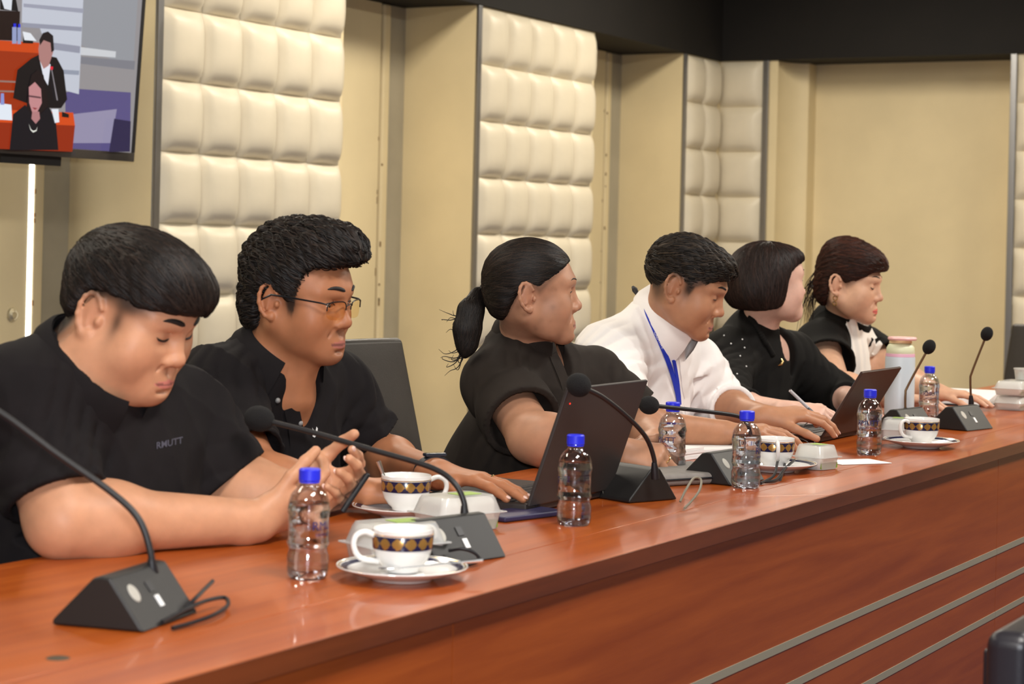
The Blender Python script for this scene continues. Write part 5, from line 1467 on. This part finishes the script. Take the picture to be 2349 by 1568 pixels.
# papers under the clasped hands
q = tab(1500, 1052)
for k, (dx, dy, rz, th, lb) in enumerate(((.01, .035, -8, .006, 'open white notebook lying under the clasped hands'), (.205, -.005, -22, .004, 'stack of white sheets beside the notebook and bottle'))):
    t = thing('notebook' if k == 0 else 'paper_stack', lb, 'notebook' if k == 0 else 'papers', (q[0]+dx, q[1]+dy, TZ+.0006), R(rz))
    w_ = .20 if k == 0 else .18
    n = 4
    for i in range(n):
        MB().box((-w_/2+.002*i, -.10+.0015*(i % 2), th*i), (w_/2-.001*i, .10-.002*i, th*(i+1)-.0004)).build('page_block' if k == 0 else 'sheet', M_paper, t, bevel=.0004)
q = tab(1440, 1078); t = thing('highlighter', 'green highlighter pen lying in front of the notebook', 'pen', (q[0], q[1], TZ+.0062), R(-52))
m = MB(); m.tube([(-.065, 0, 0), (.02, 0, 0)], .0055, 12); m.build('barrel', M_dark, t, smooth=True)
m = MB(); m.tube([(.021, 0, 0), (.052, 0, 0), (.062, 0, 0)], [.0057, .0057, .0035], 12); m.build('pen_cap', mat('lime_plastic', lin((170, 220, 90)), .4), t, smooth=True)
q = tab(1612, 1030); slab('smartphone', (q[0], q[1]), (.085, .050, .008), -32, TZ+.026, mat('champagne_metal', lin((168, 136, 110)), .3, metal=.5), 'gold-rimmed phone lying on the white sheets', 'phone', .002)
q = tab(1965, 1058); slab('paper_sheet', (q[0]-.02, q[1]-.004), (.13, .085, .0015), -35, TZ+.0006, M_paper, 'folded white sheet under the small food box', 'paper', .0003)
q = tab(1890, 962); slab('smartphone', (q[0], q[1]+.01), (.10, .06, .009), 15, TZ+.012, mat('bronze_case', lin((120, 84, 54)), .4, metal=.4), 'bronze phone under the writing hand beyond the brown laptop', 'phone', .002)
q = tab(1895, 972); slab('notepad', (q[0]+.03, q[1]+.02), (.18, .14, .010), 12, TZ+.0006, M_paper, 'white notepad under the bronze phone', 'notepad', .0006)
# pen in the fifth person's hand
t = thing('ballpoint_pen', 'ballpoint pen in the hand of the person in the black blouse', 'pen', W(1848, 930, .47))
a, b_ = W(1812, 895, .50), W(1886, 966, .44); c = W(1848, 930, .47)
m = MB(); m.tube([a-c, (a*.45+b_*.55)-c], .0040, 10); m.build('barrel', mat('pearl_barrel', (.6, .55, .55), .3), t, smooth=True)
m = MB(); m.tube([(a*.45+b_*.55)-c, (a*.1+b_*.9)-c, b_-c], [.0041, .0035, .0008], 10); m.build('tip', M_silver, t, smooth=True)
m = MB(); m.tube([a-c+V(0, 0, .003), (a*.7+b_*.3)-c+V(0, 0, .005)], .0013, 6); m.build('clip', M_rubber, t, smooth=True)
# folder of papers before the sixth person
q = tab(2215, 925); t = thing('open_binder', 'open binder of white pages before the person with the bow', 'binder', (q[0]+.1, q[1]+.02, TZ+.0006), R(5))
MB().box((-.22, -.11, 0), (.22, .11, .004)).build('cover', M_dark, t, bevel=.001)
for s_ in (-1, 1):
    MB().prism([(-.11, -.02) if False else (s_*.005, .0045), (s_*.21, .0045), (s_*.205, .020), (s_*.06, .034), (s_*.005, .026)][::s_], -.10, .10, Matrix(((1, 0, 0, 0), (0, 0, 1, 0), (0, 1, 0, 0), (0, 0, 0, 1)))).build('page_block', M_paper, t, bevel=.001)

# pastel flask
p = tab(2086, 955)
t = thing('flask', 'tall pale blue drinking flask with pastel pink and yellow lid', 'flask', (p[0], p[1]+.03, TZ+.0006), R(200))
MB().lathe([(0, 0), (.038, 0), (.041, .003), (.0415, .162), (.0405, .165), (0, .165)], 48).build('body', mat('pale_blue_enamel', lin((198, 208, 214)), .35), t, smooth=True)
MB().lathe([(.0390, .1652), (.0402, .1654), (.0402, .1735), (.0385, .174)], 48).build('pink_ring', mat('pastel_pink', lin((236, 184, 206)), .4), t, smooth=True)
MB().lathe([(.0385, .174), (.0395, .176), (.0385, .190), (.033, .199), (.028, .202), (0, .202)], 48).build('neck', mat('pastel_green', lin((222, 226, 190)), .4), t, smooth=True)
m = MB(); m.lathe([(0, .219), (.022, .218), (.030, .212), (.032, .203), (0, .2025)], 40); m.build('lid', mat('pastel_yellow', lin((246, 222, 170)), .4), t, smooth=True)
m = MB(); m.lathe([(.024, .2195), (.026, .216), (.038, .2155), (.0405, .220), (.038, .2245), (.026, .224)], 40, c=(.010, .004, -.004), close=True); m.build('carry_loop', mat('pastel_rose', lin((240, 190, 186)), .4), t, smooth=True)
# ---------------------------------------------------------------- chairs
M_leather = mat('black_leather', lin((38, 31, 26)), .42, noise=.1, nscale=30, bump=.12, bscale=500)
M_leather2 = mat('dark_leather', lin((34, 31, 36)), .35, bump=.1, bscale=500)
def chair_mesh():
    t = thing('office_chair', 'x', 'chair')
    def slabm(w0, w1, hgt, th, bow):
        m = MB(); n = 10; vs = []
        for i in range(n+1):
            u_ = i/n; w = w0+(w1-w0)*u_
            for k in range(9):
                a = k/8*2-1; vs.append((a*w/2, -bow*(1-a*a)*.5-.0, u_*hgt))
        for i in range(n+1):
            u_ = i/n; w = w0+(w1-w0)*u_
            for k in range(9):
                a = k/8*2-1; vs.append((a*w/2, th-bow*.2*(1-a*a), u_*hgt))
        N_ = 9; o = (n+1)*N_
        fs = []
        for i in range(n):
            for k in range(8):
                fs.append((i*N_+k, i*N_+k+1, (i+1)*N_+k+1, (i+1)*N_+k)); fs.append((o+i*N_+k+1, o+i*N_+k, o+(i+1)*N_+k, o+(i+1)*N_+k+1))
        for i in range(n):
            fs.append((i*N_, (i+1)*N_, o+(i+1)*N_, o+i*N_)); fs.append(((i+1)*N_+8, i*N_+8, o+i*N_+8, o+(i+1)*N_+8))
        for k in range(8):
            fs.append((n*N_+k, n*N_+k+1, o+n*N_+k+1, o+n*N_+k)); fs.append((k+1, k, o+k, o+k+1))
        m.add(vs, fs); return m
    b = slabm(.44, .42, .56, .055, .02).build('backrest', M_leather, t, bevel=.016, seg=4); b.location = (0, .235, .44); b.rotation_euler = (R(-14), 0, 0)
    s = MB().box((-.235, -.24, .40), (.235, .24, .47)).build('seat', M_leather, t, bevel=.022, seg=4)
    for q in (-1, 1):
        m = MB(); m.tube(spline([(q*.25, .18, .43), (q*.275, .20, .56), (q*.275, .12, .63), (q*.275, -.10, .63), (q*.262, -.14, .52), (q*.25, -.12, .43)], 6), .013, 10); m.build('armrest', M_dark, t, smooth=True)
    MB().lathe([(.03, .10), (.03, .26), (.02, .26), (.02, .40), (0, .40)], 20).build('gas_post', M_chrome, t, smooth=True)
    for k in range(5):
        a = R(72*k+18); c, s_ = math.cos(a), math.sin(a)
        m = MB(); m.tube([(.02*c, .02*s_, .11), (.27*c, .27*s_, .075)], [.022, .014], 8); lg = m.build('leg', M_dark, t, smooth=True)
        m = MB(); m.sphere((.27*c, .27*s_, .031), (.026, .026, .031), 14, 8); m.build('caster', M_dark, lg, smooth=True)
    return t
c0 = chair_mesh(); used = False
for x, y, rz, zsc, lb in ((2.39, .86, 0, .95, 'black leather office chair of the person holding the phone'), (3.01, .96, 0, .93, 'black leather office chair of the person with glasses'), (3.72, .84, -4, 1.0, 'black leather office chair whose tall back shows between the two persons in dark shirts'),
                          (4.66, .82, 6, .86, 'black leather office chair of the person in the white shirt'), (5.13, .80, 0, .80, 'black leather office chair of the person in the black blouse'),
                          (5.73, .90, 0, 1.0, 'black leather office chair showing between the white shirt and the black blouse'), (8.28, .90, -100, .93, 'black leather office chair turned sideways at the far right edge')):
    o = c0 if not used else copy_tree(c0); used = True
    o.location = (x, y, 0); o.rotation_euler = (0, 0, R(rz)); o.scale = (1, 1, zsc); o['label'] = lb; o['group'] = 'office chairs along the table'
# chair in front of the table, only its top corner in frame
p = W(2255, 1446, -.60)
t = thing('office_chair', 'dark leather chair back in the near bottom right corner', 'chair', (p[0]+.232, -.43, 0), math.pi, 'office chairs in front of the table')
zt = p[2]
b = MB().box((-.23, 0, .40), (.23, .06, zt)).build('backrest', M_leather2, t, bevel=.02, seg=4, loc=(0, .17, 0))
b2 = MB().box((-.19, -.012, .44), (.19, .001, zt-.03)).build('back_cushion', M_leather2, t, bevel=.006, seg=3, loc=(0, .17, 0))
MB().box((-.235, -.24, .38), (.235, .17, .45)).build('seat', M_leather2, t, bevel=.022, seg=4)
MB().lathe([(.03, .10), (.03, .26), (.02, .26), (.02, .38), (0, .38)], 20).build('gas_post', M_chrome, t, smooth=True)
for k in range(5):
    a = R(72*k+18); c, s_ = math.cos(a), math.sin(a)
    m = MB(); m.tube([(.02*c, .02*s_, .11), (.27*c, .27*s_, .075)], [.022, .014], 8); lg = m.build('leg', M_dark, t, smooth=True)
    m = MB(); m.sphere((.27*c, .27*s_, .031), (.026, .026, .031), 14, 8); m.build('caster', M_dark, lg, smooth=True)
# ---------------------------------------------------------------- wall screen
c0_ = W(306, 371, 3.12)
ta = R(-6.5); ex = V(math.cos(ta), math.sin(ta), 0); tl = R(4)
nrm = V(math.sin(ta), -math.cos(ta), 0)                 # out of the screen, towards the room
ez = unit(V(0, 0, 1)*math.cos(tl)+nrm*math.sin(tl)); en = np.cross(ex, ez); en = en if en@nrm > 0 else -en
TVW, TVH = 1.23, .71
tv = thing('wall_television', 'large flat television with a live picture of the meeting, mounted on the wall', 'television', c0_)
def tvp(a, b, o=0): return ex*a+ez*b+en*o              # from the lower right corner
def quad(m, a0, a1, b0, b1, o0, o1):
    vs = [tvp(a, b, o) for o in (o0, o1) for a, b in ((a0, b0), (a1, b0), (a1, b1), (a0, b1))]
    m.add(vs, [(0, 3, 2, 1), (4, 5, 6, 7), (0, 1, 5, 4), (1, 2, 6, 5), (2, 3, 7, 6), (3, 0, 4, 7)])
m = MB(); quad(m, -TVW, 0, 0, TVH, -.045, -.002); m.build('housing', M_dark, tv, bevel=.004)
m = MB(); quad(m, -TVW, 0, .0, .030, -.002, .004); bz_ = m.build('lower_bezel', mat('grey_bezel', lin((62, 57, 52)), .4), tv, bevel=.002)
for a0, a1, b0, b1 in ((-.014, 0, .03, TVH), (-TVW, -TVW+.014, .03, TVH), (-TVW+.014, -.014, TVH-.014, TVH)):
    m = MB(); quad(m, a0, a1, b0, b1, -.002, .004); m.build('bezel', M_dark, tv, bevel=.001)
v, f = text_mesh('LG', .016); m = MB(); m.add([tvp(-.272+x, .015+y, .0045) for x, y, _ in v], f); m.build('maker_mark', M_grey_thread, bz_, fix=False)
m = MB(); quad(m, -.55, -.30, -.03, .0, -.20, -.02); m.build('wall_bracket', M_dark, tv)
m = MB(); quad(m, -.60, -.45, .2, .4, -.58, -.05); m.build('bracket_arm', M_dark, tv)
# the picture on it: flat areas of light, seen as traced from the screen
def onscreen(px, py, lay):
    d = ray(px, py); o = c0_+en*(.0008+lay*.0005); t_ = ((o-CAM)@en)/(d@en); return CAM+d*t_-c0_
scr = bpy.data.objects.new('screen', None); COL.objects.link(scr); scr.parent = tv
m = MB(); m.add([tvp(-TVW+.014, .03, .0005), tvp(-.014, .03, .0005), tvp(-.014, TVH-.014, .0005), tvp(-TVW+.014, TVH-.014, .0005)], [(0, 1, 2, 3)]); m.build('picture', emit('picture_wall', lin((150, 146, 148)), .9), scr, fix=False)
PIC = [('far wall', (150, 152, 158), ((192, -60), (320, -60), (305, 160), (180, 100))),
       ('floor', (92, 84, 132), ((150, 212), (182, 204), (300, 212), (298, 348), (150, 348))),
       ('floor light', (150, 144, 172), ((165, 262), (268, 250), (255, 328), (165, 328))),
       ('padding', (196, 200, 212), ((52, -60), (194, -60), (181, 216), (140, 205), (90, 60), (50, 52))),
       ('band', (150, 152, 168), ((52, 52), (188, 62), (187, 72), (52, 62))), ('band', (150, 152, 168), ((110, 96), (184, 106), (183, 122), (110, 112))), ('band', (150, 156, 172), ((120, 158), (182, 162), (181, 172), (120, 168))),
       ('band', (158, 160, 176), ((54, 8), (192, 20), (191, 30), (54, 16))),
       ('white strip', (206, 208, 212), ((186, 108), (266, 118), (265, 132), (185, 126))), ('grey strip', (128, 128, 136), ((186, 130), (310, 140), (308, 160), (185, 146))),
       ('table', (206, 74, 26), ((-330, 72), (90, 98), (90, 122), (-330, 96))), ('table front', (158, 52, 20), ((-330, 96), (92, 122), (60, 260), (-330, 262))),
       ('stripe', (150, 120, 110), ((-330, 168), (40, 186), (38, 190), (-330, 172))), ('stripe', (150, 120, 110), ((-330, 196), (32, 208), (32, 212), (-330, 200))),
       ('dark screen', (34, 20, 20), ((-90, 20), (46, 26), (44, 94), (-90, 88))), ('suit', (22, 20, 24), ((0, -10), (36, -6), (42, 26), (0, 22))), ('blouse', (220, 224, 232), ((2, -6), (28, -2), (26, 24), (10, 20))),
       ('bottle', (150, 160, 200), ((28, 62), (38, 62), (38, 100), (28, 100))), ('bottle', (150, 160, 200), ((40, 63), (48, 63), (48, 101), (40, 101))), ('cap', (40, 50, 220), ((31, 54), (37, 54), (37, 62), (31, 62))), ('cap', (40, 50, 220), ((42, 55), (47, 55), (47, 63), (42, 63))),
       ('microphone', (20, 20, 24), ((54, 82), (76, 84), (76, 100), (52, 99))), ('paper', (230, 234, 240), ((52, 72), (70, 76), (84, 94), (56, 92))),
       ('near table', (214, 78, 30), ((-330, 238), (168, 258), (172, 288), (-330, 266))), ('near table front', (150, 46, 20), ((-330, 266), (172, 288), (166, 348), (-330, 328))),
       ('suit', (24, 20, 24), ((30, 225), (40, 160), (72, 134), (92, 124), (130, 132), (146, 162), (154, 228), (140, 248), (118, 248), (60, 236))), ('shirt', (226, 228, 238), ((90, 132), (116, 148), (110, 196), (100, 178))),
       ('face', (176, 128, 124), ((92, 90), (122, 94), (122, 120), (112, 150), (100, 158), (90, 136), (88, 112))), ('hair', (32, 24, 28), ((90, 92), (98, 76), (110, 72), (122, 82), (124, 116), (118, 120), (116, 98), (100, 92), (92, 104))),
       ('hair', (30, 20, 24), ((58, 268), (66, 200), (72, 172), (86, 160), (100, 172), (108, 220), (114, 268), (92, 272), (70, 272))), ('face', (196, 138, 140), ((66, 200), (80, 188), (94, 204), (96, 236), (84, 260), (74, 258), (67, 236))),
       ('jacket', (24, 22, 30), ((22, 344), (30, 262), (58, 240), (72, 262), (92, 262), (112, 244), (128, 276), (134, 344))), ('neck', (180, 126, 128), ((74, 256), (90, 256), (92, 272), (82, 284), (72, 272))),
       ('necklace', (236, 236, 226), ((66, 284), (70, 298), (76, 304), (84, 300), (86, 290), (83, 298), (76, 300), (71, 296))), ('glasses', (96, 64, 70), ((66, 218), (94, 222), (94, 226), (66, 222))), ('lips', (150, 60, 66), ((74, 246), (86, 248), (80, 252))),
       ('papers', (232, 236, 244), ((118, 250), (134, 250), (136, 280), (126, 282))), ('microphone', (28, 24, 26), ((142, 256), (158, 262), (158, 270), (142, 268))), ('stem', (140, 134, 140), ((117, 156), (119, 156), (133, 230), (130, 230))), ('red tip', (230, 40, 60), ((115, 152), (122, 153), (121, 160), (116, 160))),
       ('flask', (228, 236, 246), ((-4, 236), (26, 240), (28, 276), (-4, 274))), ('bottle', (140, 150, 210), ((2, 214), (9, 214), (10, 240), (1, 240))), ('chair', (48, 42, 76), ((262, 272), (300, 278), (298, 348), (250, 348)))]
for i, (nm, c, poly) in enumerate(PIC):
    m = MB(); m.add([onscreen(x, y, i+1) for x, y in poly], [tuple(range(len(poly)))])
    key = 'picture_%d_%d_%d' % c
    m.build('picture_area', MATS.get(key) or emit(key, lin(c), .9), scr, fix=False)
